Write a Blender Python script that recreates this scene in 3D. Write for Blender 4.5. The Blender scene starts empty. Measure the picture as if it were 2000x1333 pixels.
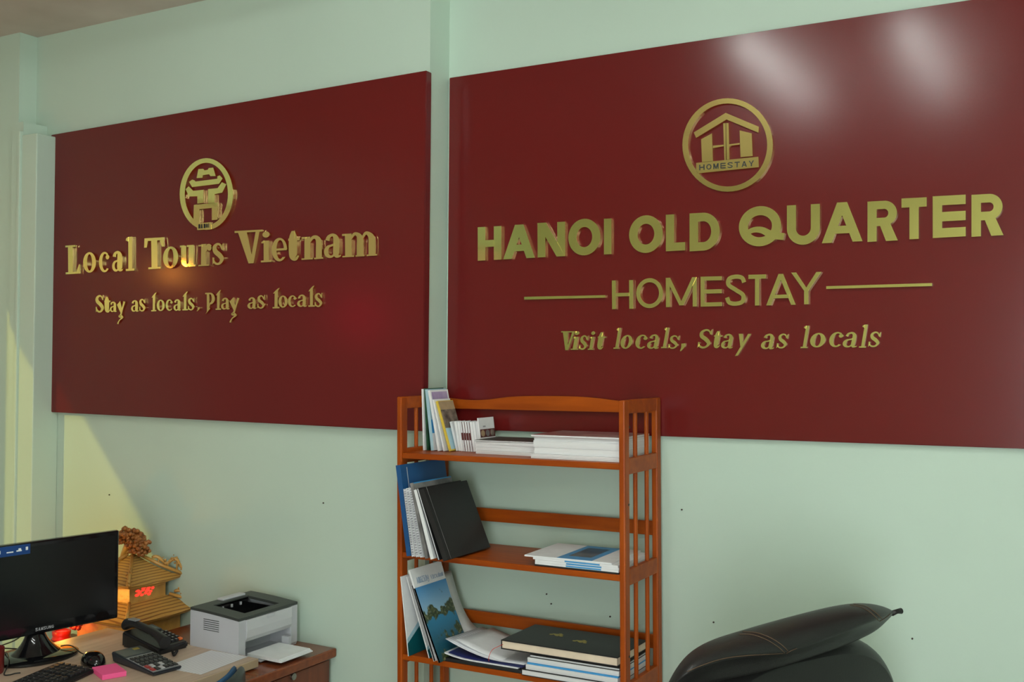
import bpy, bmesh, math, random
from mathutils import Vector, Matrix
random.seed(7)
SC = bpy.context.scene
COL = SC.collection
# ---------------------------------------------------------------- camera
F, CX, CY = 2040.0, 1000.0, 666.5
YAW, PIT, ROL = math.radians(29.75), .0132, .0090
CAM = Vector((0, -2.8127, 1.70))
fw = Vector((-math.sin(YAW)*math.cos(PIT), math.cos(YAW)*math.cos(PIT), math.sin(PIT)))
r0 = Vector((math.cos(YAW), math.sin(YAW), 0)); u0 = r0.cross(fw)
rt = r0*math.cos(ROL) + u0*math.sin(ROL); up = u0*math.cos(ROL) - r0*math.sin(ROL)
cd = bpy.data.cameras.new('camera'); co = bpy.data.objects.new('camera', cd); COL.objects.link(co)
cd.sensor_fit = 'HORIZONTAL'; cd.sensor_width = 36; cd.lens = F*36/2000; cd.clip_start = .05
co.matrix_world = Matrix(((rt.x, up.x, -fw.x, CAM.x), (rt.y, up.y, -fw.y, CAM.y), (rt.z, up.z, -fw.z, CAM.z), (0, 0, 0, 1)))
SC.camera = co
def ray(x, y): return fw*F + rt*(x-CX) - up*(y-CY)
def at(x, y, ax, val):                       # photo point -> point on the plane (axis ax = val)
    d = ray(x, y); t = (val-CAM[ax])/d[ax]; return CAM + d*t
def atd(x, y, dist):                         # photo point -> point at that depth along the view
    return CAM + ray(x, y)*(dist/F)
# ---------------------------------------------------------------- world, lights, exposure
w = bpy.data.worlds.new('world'); SC.world = w; w.use_nodes = True
bg = w.node_tree.nodes['Background']; bg.inputs[0].default_value = (1, .88, .68, 1); bg.inputs[1].default_value = .30
SC.view_settings.view_transform = 'Standard'; SC.view_settings.look = 'None'
SC.view_settings.gamma = 1; SC.view_settings.use_curve_mapping = False
SC.view_settings.exposure = 0.0
def light(name, kind, energy, color, loc, direction=None, **kw):
    ld = bpy.data.lights.new(name, kind); ld.energy = energy; ld.color = color
    for k, v in kw.items(): setattr(ld, k, v)
    o = bpy.data.objects.new(name, ld); COL.objects.link(o); o.location = loc
    if direction is not None: o.rotation_euler = Vector(direction).to_track_quat('-Z', 'Y').to_euler()
    return o
light('sun', 'SUN', .95, (1, .78, .12), (-6, -8, 4), (.36, 1, -.407), angle=.010)
TUBES = [(-1.226, -1.68), (-.645, -1.77)]
light('window_daylight', 'AREA', 88, (.90, .97, 1), (.575, -5.25, 1.2), (0, 1, 0), shape='RECTANGLE', size=1.4, size_y=2.2)
# ---------------------------------------------------------------- materials
def mat(name, col, rough=.5, metal=0, noise=0, nscale=8, bump=0, bscale=40, spec=.5, coat=0, coat_r=.1, emit=None, estr=0, stretch=None, col2=None):
    m = bpy.data.materials.new(name); m.use_nodes = True
    nt = m.node_tree; b = nt.nodes['Principled BSDF']
    b.inputs['Base Color'].default_value = (*col, 1); b.inputs['Roughness'].default_value = rough
    b.inputs['Metallic'].default_value = metal; b.inputs['Specular IOR Level'].default_value = spec
    if coat: b.inputs['Coat Weight'].default_value = coat; b.inputs['Coat Roughness'].default_value = coat_r
    if emit: b.inputs['Emission Color'].default_value = (*emit, 1); b.inputs['Emission Strength'].default_value = estr
    if noise or bump or col2:
        tc = nt.nodes.new('ShaderNodeTexCoord'); mp = nt.nodes.new('ShaderNodeMapping')
        nt.links.new(tc.outputs['Object'], mp.inputs[0])
        if stretch: mp.inputs['Scale'].default_value = stretch
    if noise or col2:
        n = nt.nodes.new('ShaderNodeTexNoise'); n.inputs['Scale'].default_value = nscale; n.inputs['Detail'].default_value = 6
        nt.links.new(mp.outputs[0], n.inputs['Vector'])
        r = nt.nodes.new('ShaderNodeValToRGB'); nt.links.new(n.outputs['Fac'], r.inputs[0])
        c2 = col2 if col2 else tuple(max(0, c*(1-noise)) for c in col)
        c1 = col if col2 else tuple(min(1, c*(1+noise)) for c in col)
        r.color_ramp.elements[0].color = (*c2, 1); r.color_ramp.elements[1].color = (*c1, 1)
        r.color_ramp.elements[0].position = .3; r.color_ramp.elements[1].position = .7
        nt.links.new(r.outputs[0], b.inputs['Base Color'])
    if bump:
        n2 = nt.nodes.new('ShaderNodeTexNoise'); n2.inputs['Scale'].default_value = bscale; n2.inputs['Detail'].default_value = 4
        nt.links.new(mp.outputs[0], n2.inputs['Vector'])
        bp = nt.nodes.new('ShaderNodeBump'); bp.inputs['Strength'].default_value = bump; bp.inputs['Distance'].default_value = .004
        nt.links.new(n2.outputs['Fac'], bp.inputs['Height']); nt.links.new(bp.outputs[0], b.inputs['Normal'])
    return m
M = dict(
    wall=mat('mint_paint', (.52, .645, .545), .55, noise=.03, nscale=1.5, bump=.08, bscale=60),
    wall_brightened=mat('mint_paint_brightened', (.70, .80, .66), .6, noise=.03, nscale=1.5),  # mint made paler on the unseen front wall, to brighten the brass reflections
    ceil=mat('stained_ceiling', (.68, .62, .57), .8, nscale=2.2, col2=(.50, .44, .39), bump=.2, bscale=12),
    floor=mat('floor_tile', (.44, .40, .36), .35, noise=.1, nscale=5),
    maroon=mat('maroon_panel', (.128, .0078, .0075), .20, spec=.40),
    brass=mat('polished_brass', (.98, .82, .30), .07, 1),
    blackink=mat('black_ink', (.01, .012, .015), .5),
    wood=mat('orange_brown_wood', (.40, .078, .0045), .42, spec=.18, nscale=7, col2=(.26, .042, .003), stretch=(6, 6, .6), coat=.03, coat_r=.2),
    woodh=mat('orange_brown_wood_rail', (.40, .078, .0045), .42, spec=.18, nscale=7, col2=(.26, .042, .003), stretch=(.6, 6, 6), coat=.03, coat_r=.2),
    knot=mat('dark_knot', (.03, .015, .01), .6),
    paper=mat('white_paper', (.80, .81, .82), .6, noise=.04, nscale=30),
    pages=mat('page_edges', (.80, .80, .79), .7, nscale=6, col2=(.60, .60, .61), stretch=(.2, .2, 60)),
    vpages=mat('upright_page_edges', (.76, .77, .79), .7, nscale=6, col2=(.58, .59, .61), stretch=(60, .2, .2)),
    cream=mat('cream_pages', (.80, .66, .50), .7, noise=.06, nscale=30),
    blackcov=mat('black_cloth_cover', (.013, .013, .014), .45, bump=.1, bscale=300),
    blue=mat('blue_card', (.008, .075, .22), .4, noise=.05),
    lblue=mat('light_blue_card', (.05, .30, .62), .4),
    sky=mat('pale_blue_card', (.38, .58, .66), .4),
    teal=mat('teal_card', (.0, .085, .10), .4),
    green=mat('green_card', (.02, .12, .05), .4, col2=(.01, .03, .02), nscale=25),
    purple=mat('purple_photo', (.17, .11, .36), .35, col2=(.52, .42, .58), nscale=14),
    yellow=mat('yellow_card', (.70, .50, .06), .5),
    tan=mat('tan_card', (.40, .29, .17), .5, noise=.1, nscale=40),
    darkphoto=mat('dark_photo', (.03, .022, .02), .4, col2=(.30, .25, .20), nscale=45),
    greyphoto=mat('grey_photo', (.30, .29, .28), .4, col2=(.05, .05, .055), nscale=16),
    maroonink=mat('maroon_ink', (.10, .02, .02), .5),
    wire=mat('steel_wire', (.5, .5, .52), .3, 1),
    red=mat('red_ribbon', (.6, .03, .01), .5),
    goldfoil=mat('gold_foil', (.45, .34, .06), .4, .6),
    bplast=mat('black_plastic', (.012, .012, .013), .35),
    gloss=mat('gloss_black', (.006, .006, .007), .08),
    screen=mat('dark_screen', (.006, .006, .007), .22),
    logo=mat('silver_print', (.35, .35, .37), .4),
    greyplast=mat('grey_plastic', (.52, .525, .56), .45, noise=.02),
    greyplast2=mat('light_grey_plastic', (.58, .585, .61), .45),
    darktop=mat('dark_grey_plastic', (.045, .05, .046), .45),
    desk=mat('pale_wood_laminate', (.56, .43, .32), .45, nscale=4, col2=(.46, .34, .25), stretch=(14, .8, 4)),
    deskedge=mat('desk_edge_band', (.50, .38, .25), .5, noise=.05),
    cab=mat('red_brown_veneer', (.20, .048, .016), .4, nscale=5, col2=(.10, .024, .009), stretch=(8, 8, .7)),
    cabtop=mat('cabinet_top_wood', (.24, .055, .014), .22, nscale=5, col2=(.15, .035, .01), stretch=(1, 8, 8)),
    pink=mat('pink_note', (1, .12, .34), .7),
    leather=mat('black_leather', (.013, .012, .012), .42, spec=.35, bump=.12, bscale=420),
    stitch=mat('tan_thread', (.22, .11, .05), .7),
    orange=mat('orange_button', (.8, .16, .03), .4),
    lcd=mat('lcd_glass', (.07, .08, .075), .2),
    keywhite=mat('pale_print', (.5, .5, .5), .5),
    calcdark=mat('calculator_shell', (.03, .035, .045), .4),
    calcface=mat('calculator_face', (.30, .31, .32), .35, .3),
    key=mat('dark_key', (.02, .02, .022), .4),
    redkey=mat('red_key', (.35, .03, .03), .4),
    resin=mat('golden_resin', (.60, .32, .075), .35, nscale=30, col2=(.46, .22, .045), bump=.3, bscale=90),
    thatch=mat('golden_roof_tiles', (.46, .24, .05), .4, nscale=60, col2=(.30, .13, .025), bump=.5, bscale=150),
    foliage=mat('amber_foliage', (.45, .17, .035), .45, nscale=60, col2=(.22, .06, .012), bump=.6, bscale=120),
    redglow=mat('red_lit_window', (.8, .05, .02), .4, emit=(1, .045, .025), estr=1.1),
    redcup=mat('red_lacquer', (.55, .02, .01), .3),
    chairblue=mat('blue_mesh_fabric', (.025, .10, .22), .7, bump=.3, bscale=300),
    rubber=mat('black_cable', (.008, .008, .008), .5),
    steel=mat('dull_steel', (.35, .33, .30), .35, 1),
    white=mat('white_enamel', (.8, .8, .8), .4),
    tube=mat('tube_glass', (.9, .9, .9), .3, emit=(.93, 1, .95), estr=78),
    tube_fill=mat('tube_glass_fill', (.9, .9, .9), .3, emit=(.93, 1, .95), estr=86),
)
def stripes(name, c1, c2, scale, axis='X', rough=.5):
    m = bpy.data.materials.new(name); m.use_nodes = True; nt = m.node_tree; b = nt.nodes['Principled BSDF']
    tc = nt.nodes.new('ShaderNodeTexCoord'); wv = nt.nodes.new('ShaderNodeTexWave'); wv.bands_direction = axis
    wv.inputs['Scale'].default_value = scale; wv.inputs['Distortion'].default_value = .6
    r = nt.nodes.new('ShaderNodeValToRGB'); r.color_ramp.elements[0].color = (*c1, 1); r.color_ramp.elements[1].color = (*c2, 1)
    r.color_ramp.elements[0].position = .1; r.color_ramp.elements[1].position = .35
    nt.links.new(tc.outputs['Object'], wv.inputs[0]); nt.links.new(wv.outputs['Fac'], r.inputs[0]); nt.links.new(r.outputs[0], b.inputs['Base Color'])
    b.inputs['Roughness'].default_value = rough
    return m
M['thatch'] = stripes('golden_roof_rows', (.24, .10, .018), (.50, .27, .06), 42, 'Z')
M['print'] = stripes('printed_lines', (.58, .59, .62), (.76, .77, .80), 26, 'Y')
M['spiral'] = stripes('spiral_edge', (.22, .23, .27), (.66, .66, .70), 45, 'Z')
# ---------------------------------------------------------------- mesh building
class MB:
    def __init__(s): s.bm = bmesh.new()
    def box(s, x0, y0, z0, x1, y1, z1, bev=0, seg=2, mx=None):
        r = bmesh.ops.create_cube(s.bm, size=1)
        vs = r['verts']
        for v in vs: v.co = Vector(((x0+x1)/2+v.co.x*(x1-x0), (y0+y1)/2+v.co.y*(y1-y0), (z0+z1)/2+v.co.z*(z1-z0)))
        if bev:
            es = list({e for v in vs for e in v.link_edges})
            rb = bmesh.ops.bevel(s.bm, geom=es, offset=bev, segments=seg, profile=.5, affect='EDGES')
            vs = list({v for f in rb['faces'] for v in f.verts} | {v for v in vs if v.is_valid})
        if mx is not None:
            for v in vs: v.co = mx @ v.co
        return s
    def poly(s, pts, vec):                       # outline pts (3D) extruded by vec
        vec = Vector(vec)
        a = [s.bm.verts.new(p) for p in pts]; b = [s.bm.verts.new(Vector(p)+vec) for p in pts]
        n = len(a); s.bm.faces.new(a); s.bm.faces.new(b[::-1])
        for i in range(n): s.bm.faces.new((a[i], b[i], b[(i+1) % n], a[(i+1) % n]))
        return s
    def band(s, o, i, vec, closed=False):         # strip between outlines o and i extruded by vec
        vec = Vector(vec); V = s.bm.verts.new
        A = [V(p) for p in o]; B = [V(p) for p in i]; A2 = [V(Vector(p)+vec) for p in o]; B2 = [V(Vector(p)+vec) for p in i]
        n = len(A); rng = range(n if closed else n-1); fc = s.bm.faces.new
        for k in rng:
            j = (k+1) % n
            fc((A[k], A[j], B[j], B[k])); fc((A2[j], A2[k], B2[k], B2[j])); fc((A[j], A[k], A2[k], A2[j])); fc((B[k], B[j], B2[j], B2[k]))
        if not closed:
            fc((A[0], B[0], B2[0], A2[0])); fc((B[-1], A[-1], A2[-1], B2[-1]))
        return s
    def tube(s, pts, rad, n=8, cap=True):
        pts = [Vector(p) for p in pts]; rings = []
        rr = rad if isinstance(rad, (list, tuple)) else [rad]*len(pts)
        pv = None
        for k, p in enumerate(pts):
            d = (pts[min(k+1, len(pts)-1)]-pts[max(k-1, 0)]).normalized()
            a = (pv - d*pv.dot(d)) if pv is not None else d.orthogonal()
            a.normalize(); pv = a; b = d.cross(a)
            rings.append([s.bm.verts.new(p+(a*math.cos(2*math.pi*q/n)+b*math.sin(2*math.pi*q/n))*rr[k]) for q in range(n)])
        s.loft(rings, cap)
        return s
    def loft(s, rings, cap=True):
        n = len(rings[0])
        for k in range(len(rings)-1):
            for q in range(n):
                s.bm.faces.new((rings[k][q], rings[k][(q+1) % n], rings[k+1][(q+1) % n], rings[k+1][q]))
        if cap:
            s.bm.faces.new(rings[0][::-1]); s.bm.faces.new(rings[-1])
        return s
    def rings(s, rs, cap=True):
        return s.loft([[s.bm.verts.new(p) for p in r] for r in rs], cap)
    def lathe(s, prof, c=(0, 0, 0), n=24):
        c = Vector(c)
        return s.rings([[c+Vector((r*math.cos(2*math.pi*q/n), r*math.sin(2*math.pi*q/n), z)) for q in range(n)] for r, z in prof])
    def ball(s, c, rx, ry=None, rz=None, sub=2, mx=None):
        r = bmesh.ops.create_icosphere(s.bm, subdivisions=sub, radius=1)
        for v in r['verts']:
            v.co = Vector((v.co.x*rx, v.co.y*(ry or rx), v.co.z*(rz or rx)))
            if mx is not None: v.co = mx @ v.co
            v.co += Vector(c)
        return s
    def sheet(s, grid, th):                       # grid of points thickened downwards
        V = s.bm.verts.new; up_ = [[V(p) for p in r] for r in grid]; dn = [[V(Vector(p)-Vector((0, 0, th))) for p in r] for r in grid]
        R, C_ = len(grid), len(grid[0]); fc = s.bm.faces.new
        for i in range(R-1):
            for j in range(C_-1):
                fc((up_[i][j], up_[i][j+1], up_[i+1][j+1], up_[i+1][j])); fc((dn[i+1][j], dn[i+1][j+1], dn[i][j+1], dn[i][j]))
        for i in range(R-1):
            fc((up_[i][0], up_[i+1][0], dn[i+1][0], dn[i][0])); fc((up_[i+1][-1], up_[i][-1], dn[i][-1], dn[i+1][-1]))
        for j in range(C_-1):
            fc((up_[0][j+1], up_[0][j], dn[0][j], dn[0][j+1])); fc((up_[-1][j], up_[-1][j+1], dn[-1][j+1], dn[-1][j]))
        return s
    def build(s, name, m, parent=None, smooth=False, sub=0):
        bmesh.ops.recalc_face_normals(s.bm, faces=s.bm.faces)
        me = bpy.data.meshes.new(name); s.bm.to_mesh(me); s.bm.free()
        me.materials.append(M[m] if isinstance(m, str) else m)
        if smooth:
            for p in me.polygons: p.use_smooth = True
        o = bpy.data.objects.new(name, me); COL.objects.link(o)
        if parent is not None: o.parent = parent
        if sub:
            md = o.modifiers.new('subsurf', 'SUBSURF'); md.levels = sub; md.render_levels = sub
        if smooth == 'angle':
            for p in me.polygons: p.use_smooth = True
            try: me.set_sharp_from_angle(angle=math.radians(40))
            except Exception: pass
        return o
def tag(o, label, cat, group=None):
    o['label'] = label; o['category'] = cat
    if group: o['group'] = group
    return o
def thing(name, label, cat, mx=None, group=None, loc=(0, 0, 0)):
    o = bpy.data.objects.new(name, None); COL.objects.link(o); o.empty_display_size = .05
    o.matrix_world = mx if mx is not None else Matrix.Translation(loc)
    return tag(o, label, cat, group)
def struct(o): o['kind'] = 'structure'; return o
# ---------------------------------------------------------------- the room
WL = -.11                                         # the left half of the back wall stands 11 cm proud
ZC, XL, XR, YF = 2.97, -4.3, 2.6, -5.2
CB = -3.774
b = MB(); b.box(-1.85, 0, 0, XR+.1, .12, ZC); b.box(CB, WL, 0, -1.85, .12, ZC); struct(b.build('wall_back', 'wall'))
struct(MB().box(XL, -.188, 0, CB, .12, ZC).build('trim_1', 'wall'))          # column at the left corner
struct(MB().box(-3.705, -.222, 0, -3.612, WL, 2.545, bev=.004).build('trim_2', 'wall'))   # boxed-in pipe in the corner
struct(MB().box(CB, -.215, 0, -3.705, WL, 2.60).build('trim_3', 'wall'))
struct(MB().box(-3.716, -.232, 0, -3.702, -.2145, 2.56, bev=.002).build('trim_4', 'wall'))    # slim cable duct beside it
DY0, DY1, DZT = -1.50, -4.7, 2.53                  # doorway in the left wall, where the low sun comes in
b = MB(); b.box(XL-.12, DY0, 0, XL, .12, ZC); b.box(XL-.12, YF, 0, XL, DY1, ZC); b.box(XL-.12, DY1, DZT, XL, DY0, ZC)
struct(b.build('wall_left', 'wall'))
struct(MB().box(XR, YF, 0, XR+.12, 0, ZC).build('wall_right', 'wall'))
b = MB(); b.box(XL, YF-.12, 0, -.15, YF, ZC); b.box(1.3, YF-.12, 0, XR, YF, ZC); b.box(-.15, YF-.12, 2.35, 1.3, YF, ZC)
struct(b.build('wall_front', 'wall_brightened'))
struct(MB().box(XL-.12, YF-.12, -.1, XR+.12, .12, 0).build('floor', 'floor'))
struct(MB().box(XL-.12, YF-.12, ZC, XR+.12, .12, ZC+.1).build('ceiling', 'ceil'))
LAMPTXT = ['left of the two white fluorescent tube lamps overhead near the back wall', 'right of the two white fluorescent tube lamps overhead near the back wall', 'added fill light shaped as a white tube lamp, overhead right of the camera', 'added fill light shaped as a white tube lamp, by the front wall over the window', 'added fill light shaped as a white tube lamp, in the front right corner']
for k, (tx, ty) in enumerate(TUBES + [(.9, -3.2), (.95, -4.5), (1.9, -4.5)]):  # last three are unseen fill tubes, added to brighten front wall and letters
    t = thing('tube_lamp', LAMPTXT[k], 'lamp', loc=(tx, ty, ZC), group='fluorescent tube lamps')
    MB().box(-.03, -.62, -.045, .03, .62, 0, bev=.006).build('housing', 'white', t)
    MB().tube([(0, -.59, -.060), (0, .59, -.060)], .013, 12).build('glass_tube', 'tube' if k < 2 else 'tube_fill', t)
# ---------------------------------------------------------------- lettering
def cat_pts(pts, closed=False, n=8):
    out = []; N = len(pts)
    for i in range(N if closed else N-1):
        g = lambda k: pts[k % N] if closed else pts[min(max(k, 0), N-1)]
        p0, p1, p2, p3 = g(i-1), g(i), g(i+1), g(i+2)
        for q in range(n):
            t = q/n
            out.append(tuple(.5*(2*b_+(c-a)*t+(2*a-5*b_+4*c-d)*t*t+(3*b_-a-3*c+d)*t**3) for a, b_, c, d in zip(p0, p1, p2, p3)))
    if not closed: out.append(tuple(pts[-1]))
    return out
def R(x0, y0, x1, y1): return ('p', [(x0, y0), (x1, y0), (x1, y1), (x0, y1)])
def ell(cx, cy, rx, ry, a0, a1, n=28): return [(cx+rx*math.cos(math.radians(a0+(a1-a0)*k/n)), cy+ry*math.sin(math.radians(a0+(a1-a0)*k/n))) for k in range(n+1)]
def ring(cx, cy, rx, ry, tx, ty): return ('c', ell(cx, cy, rx, ry, 0, 360, 40)[:-1], ell(cx, cy, rx-tx, ry-ty, 0, 360, 40)[:-1])
def sans(ch, A, t):
    s = t/A
    if ch == 'H': return [R(0, 0, s, 1), R(1-s, 0, 1, 1), R(s, .5-t*.45, 1-s, .5+t*.45)]
    if ch == 'A':
        h = s*.56
        return [('p', [(0, 0), (s*1.1, 0), (.5+h, 1), (.5-h, 1)]), ('p', [(1-s*1.1, 0), (1, 0), (.5+h, 1), (.5-h, 1)]), R(.22, .22, .78, .22+t*.85)]
    if ch == 'N': return [R(0, 0, s, 1), R(1-s, 0, 1, 1), ('p', [(0, 1), (s*1.1, 1), (1, 0), (1-s*1.1, 0)])]
    if ch == 'O': return [ring(.5, .5, .5, .5, s, t)]
    if ch == 'I': return [R(0, 0, 1, 1)]
    if ch == 'L': return [R(0, 0, s, 1), R(s, 0, 1, t)]
    if ch == 'D': return [R(0, 0, s, 1), ('b', [(s, 1)]+ell(.45, .5, .55, .5, 90, -90)+[(s, 0)], [(s, 1-t)]+ell(.45, .5, .55-s, .5-t, 90, -90)+[(s, t)])]
    if ch == 'Q': return [ring(.46, .5, .46, .5, t/A, t), ('s', [(.13, .30, .11), (.30, .41, .13), (.50, .40, .16), (.72, .27, .18), (.98, .21, .17)])]
    if ch == 'U': return [('b', [(0, 1)]+ell(.5, .42, .5, .42, 180, 360)+[(1, 1)], [(s, 1)]+ell(.5, .42, .5-s, .42-t, 180, 360)+[(1-s, 1)])]
    if ch == 'R': return [R(0, 0, s, 1), ('b', [(s, 1)]+ell(.55, .69, .42, .31, 90, -90)+[(s, .38)], [(s, 1-t*.9)]+ell(.55, .69, .42-s*.95, .31-t*.9, 90, -90)+[(s, .38+t*.9)]), ('p', [(.38, .45), (.38+s*1.2, .45), (1, 0), (1-s*1.3, 0)])]
    if ch == 'T': return [R(0, 1-t, 1, 1), R(.5-s/2, 0, .5+s/2, 1-t)]
    if ch == 'E': return [R(0, 0, s, 1), R(s, 1-t, 1, 1), R(s, .5-t/2, 1, .5+t/2), R(s, 0, 1, t)]
    if ch == 'M': return [R(0, 0, s, 1), R(1-s, 0, 1, 1), ('p', [(0, 1), (s*1.1, 1), (.5+s*.5, .05), (.5-s*.5, .05)]), ('p', [(1-s*1.1, 1), (1, 1), (.5+s*.5, .05), (.5-s*.5, .05)])]
    if ch == 'S': return [('s', [(.93, .74, t), (.82, .89, t), (.5, 1-t/2, t), (.17, .87, t), (.13, .68, t), (.5, .51, t), (.87, .34, t), (.84, .13, t), (.5, t/2, t), (.17, .11, t), (.05, .27, t)])]
    if ch == 'Y': return [('p', [(0, 1), (s*1.15, 1), (.5+s/2, .42), (.5-s/2, .42)]), ('p', [(1-s*1.15, 1), (1, 1), (.5+s/2, .42), (.5-s/2, .42)]), R(.5-s/2, 0, .5+s/2, .46)]
def serif(ch, A, fancy):                          # bold roman shapes in a unit box
    t = .2
    if ch == 'o': return [ring(.5, .5, .5, .5, .31, .10)]
    if ch == 'c': return [('b', ell(.52, .5, .52, .5, 48, 318), ell(.56, .5, .26, .40, 60, 310)), ('p', ell(.80, .74, .17, .12, 0, 360, 14)[:-1])]
    if ch == 'a': return [('s', [(.20, .72, .17), (.28, .87, .14), (.52, .94, .12), (.70, .80, .22), (.72, .5, .25), (.72, .14, .24), (.86, .05, .10), (.99, .09, .05)]),
                          ('b', [(.62, .60)]+ell(.36, .27, .36, .27, 90, 330), [(.62, .50)]+ell(.42, .28, .17, .18, 90, 330))]
    if ch == 'l':
        if fancy: return [('p', [(.28, 0), (.72, 0), (.72, .85), (.98, 1), (.72, .97), (.30, .84), (.05, .72), (.28, .74)]), R(.02, 0, .98, .07)]
        return [R(.30, 0, .74, 1), R(0, 0, 1, .06), ('p', [(0, .90), (.3, .86), (.3, 1), (.05, .96)])]
    if ch == 'L': return [R(.18, 0, .50, 1), R(0, .94, .70, 1), R(0, 0, 1, .07), ('p', [(.74, .07), (1, .07), (1, .32), (.93, .32)])]
    if ch == 'T': return [R(.36, 0, .66, 1), R(.02, .91, .98, 1), R(.2, 0, .82, .06), ('p', [(.02, .95), (.2, .93), (.13, .70), (0, .70)]), ('p', [(.8, .93), (.98, .95), (1, .70), (.9, .70)])]
    if ch == 'u': return [('s', [(.24, .98, .24), (.24, .5, .24), (.26, .2, .23), (.42, .06, .12), (.62, .14, .10), (.72, .25, .06)]), R(.56, 0, .88, 1), R(0, .92, .3, 1), R(.45, .92, .7, 1), R(.8, 0, 1, .08)]
    if ch == 'r': return [R(.22, 0, .58, 1), R(.02, 0, .82, .06), R(0, .9, .3, .97), ('s', [(.56, .66, .09), (.66, .88, .11), (.80, .93, .13), (.90, .86, .16)]), ('p', ell(.84, .80, .16, .12, 0, 360, 14)[:-1])]
    if ch in 's':
        return [('s', [(.84, .70, .05), (.70, .90, .09), (.45, .95, .11), (.22, .82, .17), (.30, .62, .21), (.62, .45, .22), (.82, .28, .19), (.70, .10, .12), (.45, .05, .10), (.22, .12, .09), (.10, .30, .05)]), ('p', [(.80, .70), (.96, .64), (.94, 1.02 if fancy else .98), (.86, .92)]), ('p', [(.04, .36), (.06, .02), (.14, .08), (.20, .34)])]
    if ch == 'S': return [('s', [(.86, .74, .05), (.72, .90, .08), (.47, .95, .10), (.20, .83, .15), (.24, .64, .19), (.60, .46, .20), (.83, .27, .18), (.68, .09, .11), (.42, .05, .10), (.17, .15, .10), (.08, .32, .05)]), ('p', [(.80, .74), (.95, .70), (.92, 1), (.85, .93)]), ('p', [(.05, .34), (.06, .02), (.13, .08), (.18, .32)])]
    if ch == 'V': return [('p', [(.10, 1), (.42, 1), (.66, .0), (.48, .0)]), ('p', [(.76, 1), (.90, 1), (.66, 0), (.54, 0)]), R(0, .94, 1, 1)]
    if ch == 'i': return [R(.26, 0, .76, .70), R(0, 0, 1, .06), ('p', [(.05, .62), (.30, .62), (.30, .72), (.05, .66)]), ('p', ell(.50, .90, .34, .10, 0, 360, 18)[:-1])]
    if ch == 'e': return [('b', ell(.5, .5, .5, .5, 0, 320), ell(.55, .5, .24, .40, 0, 305)), R(.28, .46, .98, .55)]
    if ch == 't': return [('s', [(.40, .98, .10), (.40, .75, .26), (.40, .30, .27), (.45, .12, .22), (.66, .06, .11), (.88, .16, .05)]), R(0, .66, .98, .74), ('p', [(.2, .72), (.5, .72), (.56, 1), (.42, .96)])]
    if ch == 'n': return [R(.13, 0, .40, .96), R(0, 0, .52, .06), R(0, .88, .2, .96), ('s', [(.36, .72, .09), (.50, .90, .13), (.66, .92, .16), (.79, .76, .24), (.80, .4, .255), (.80, .0, .255)]), R(.58, 0, 1, .06)]
    if ch == 'm': return [R(.08, 0, .27, .96), R(0, 0, .34, .06), R(0, .88, .1, .96), ('s', [(.25, .74, .08), (.34, .92, .12), (.43, .92, .15), (.51, .76, .25), (.51, .4, .27), (.51, .0, .27)]), R(.38, 0, .64, .06), ('s', [(.58, .74, .08), (.66, .92, .12), (.74, .93, .15), (.84, .76, .25), (.85, .4, .27), (.85, 0, .27)]), R(.70, 0, 1, .06)]
    if ch == 'P': return [('p', [(.16, .05), (.5, .24), (.42, .30), (.42, 1), (.16, 1)]), ('p', [(.0, -.02), (.16, .05), (.5, .24), (.3, .18)]), R(0, .93, .5, 1), ('b', [(.42, 1)]+ell(.5, .72, .48, .28, 90, -90)+[(.42, .30)], [(.42, .93)]+ell(.48, .73, .20, .20, 90, -90)+[(.42, .40)])]
    if ch == 'y':
        if fancy: return [('p', [(0, .84), (.38, 1), (.62, .60), (.42, .50)]), ('s', [(.86, .97, .09), (.80, .88, .07), (.62, .66, .06), (.44, .42, .07), (.30, .36, .10), (.50, .35, .11), (.60, .30, .07), (.30, .20, .04), (.14, .10, .05), (.10, .04, .06)])]
        return [('p', [(.15, 1), (.42, 1), (.60, .42), (.45, .36)]), ('p', [(.80, 1), (1, 1), (.36, .02), (.16, .0)])]
    if ch == 'z': return [R(0, .86, 1, 1), R(0, 0, 1, .14), ('p', [(.7, .9), (1, .9), (.3, .1), (0, .1)])]
    if ch == 'g': return [ring(.42, .62, .42, .38, .26, .10), ('s', [(.80, .98, .18), (.82, .3, .18), (.74, -.05, .14), (.40, -.2, .10), (.08, -.06, .08)])]
    if ch == 'A': return sans('A', A, .16)
    if ch == ',': return [('s', [(.7, .90, .45), (.75, .6, .42), (.55, .3, .25), (.25, .05, .12)])]
VLX, VLY = -2570, 661
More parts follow.
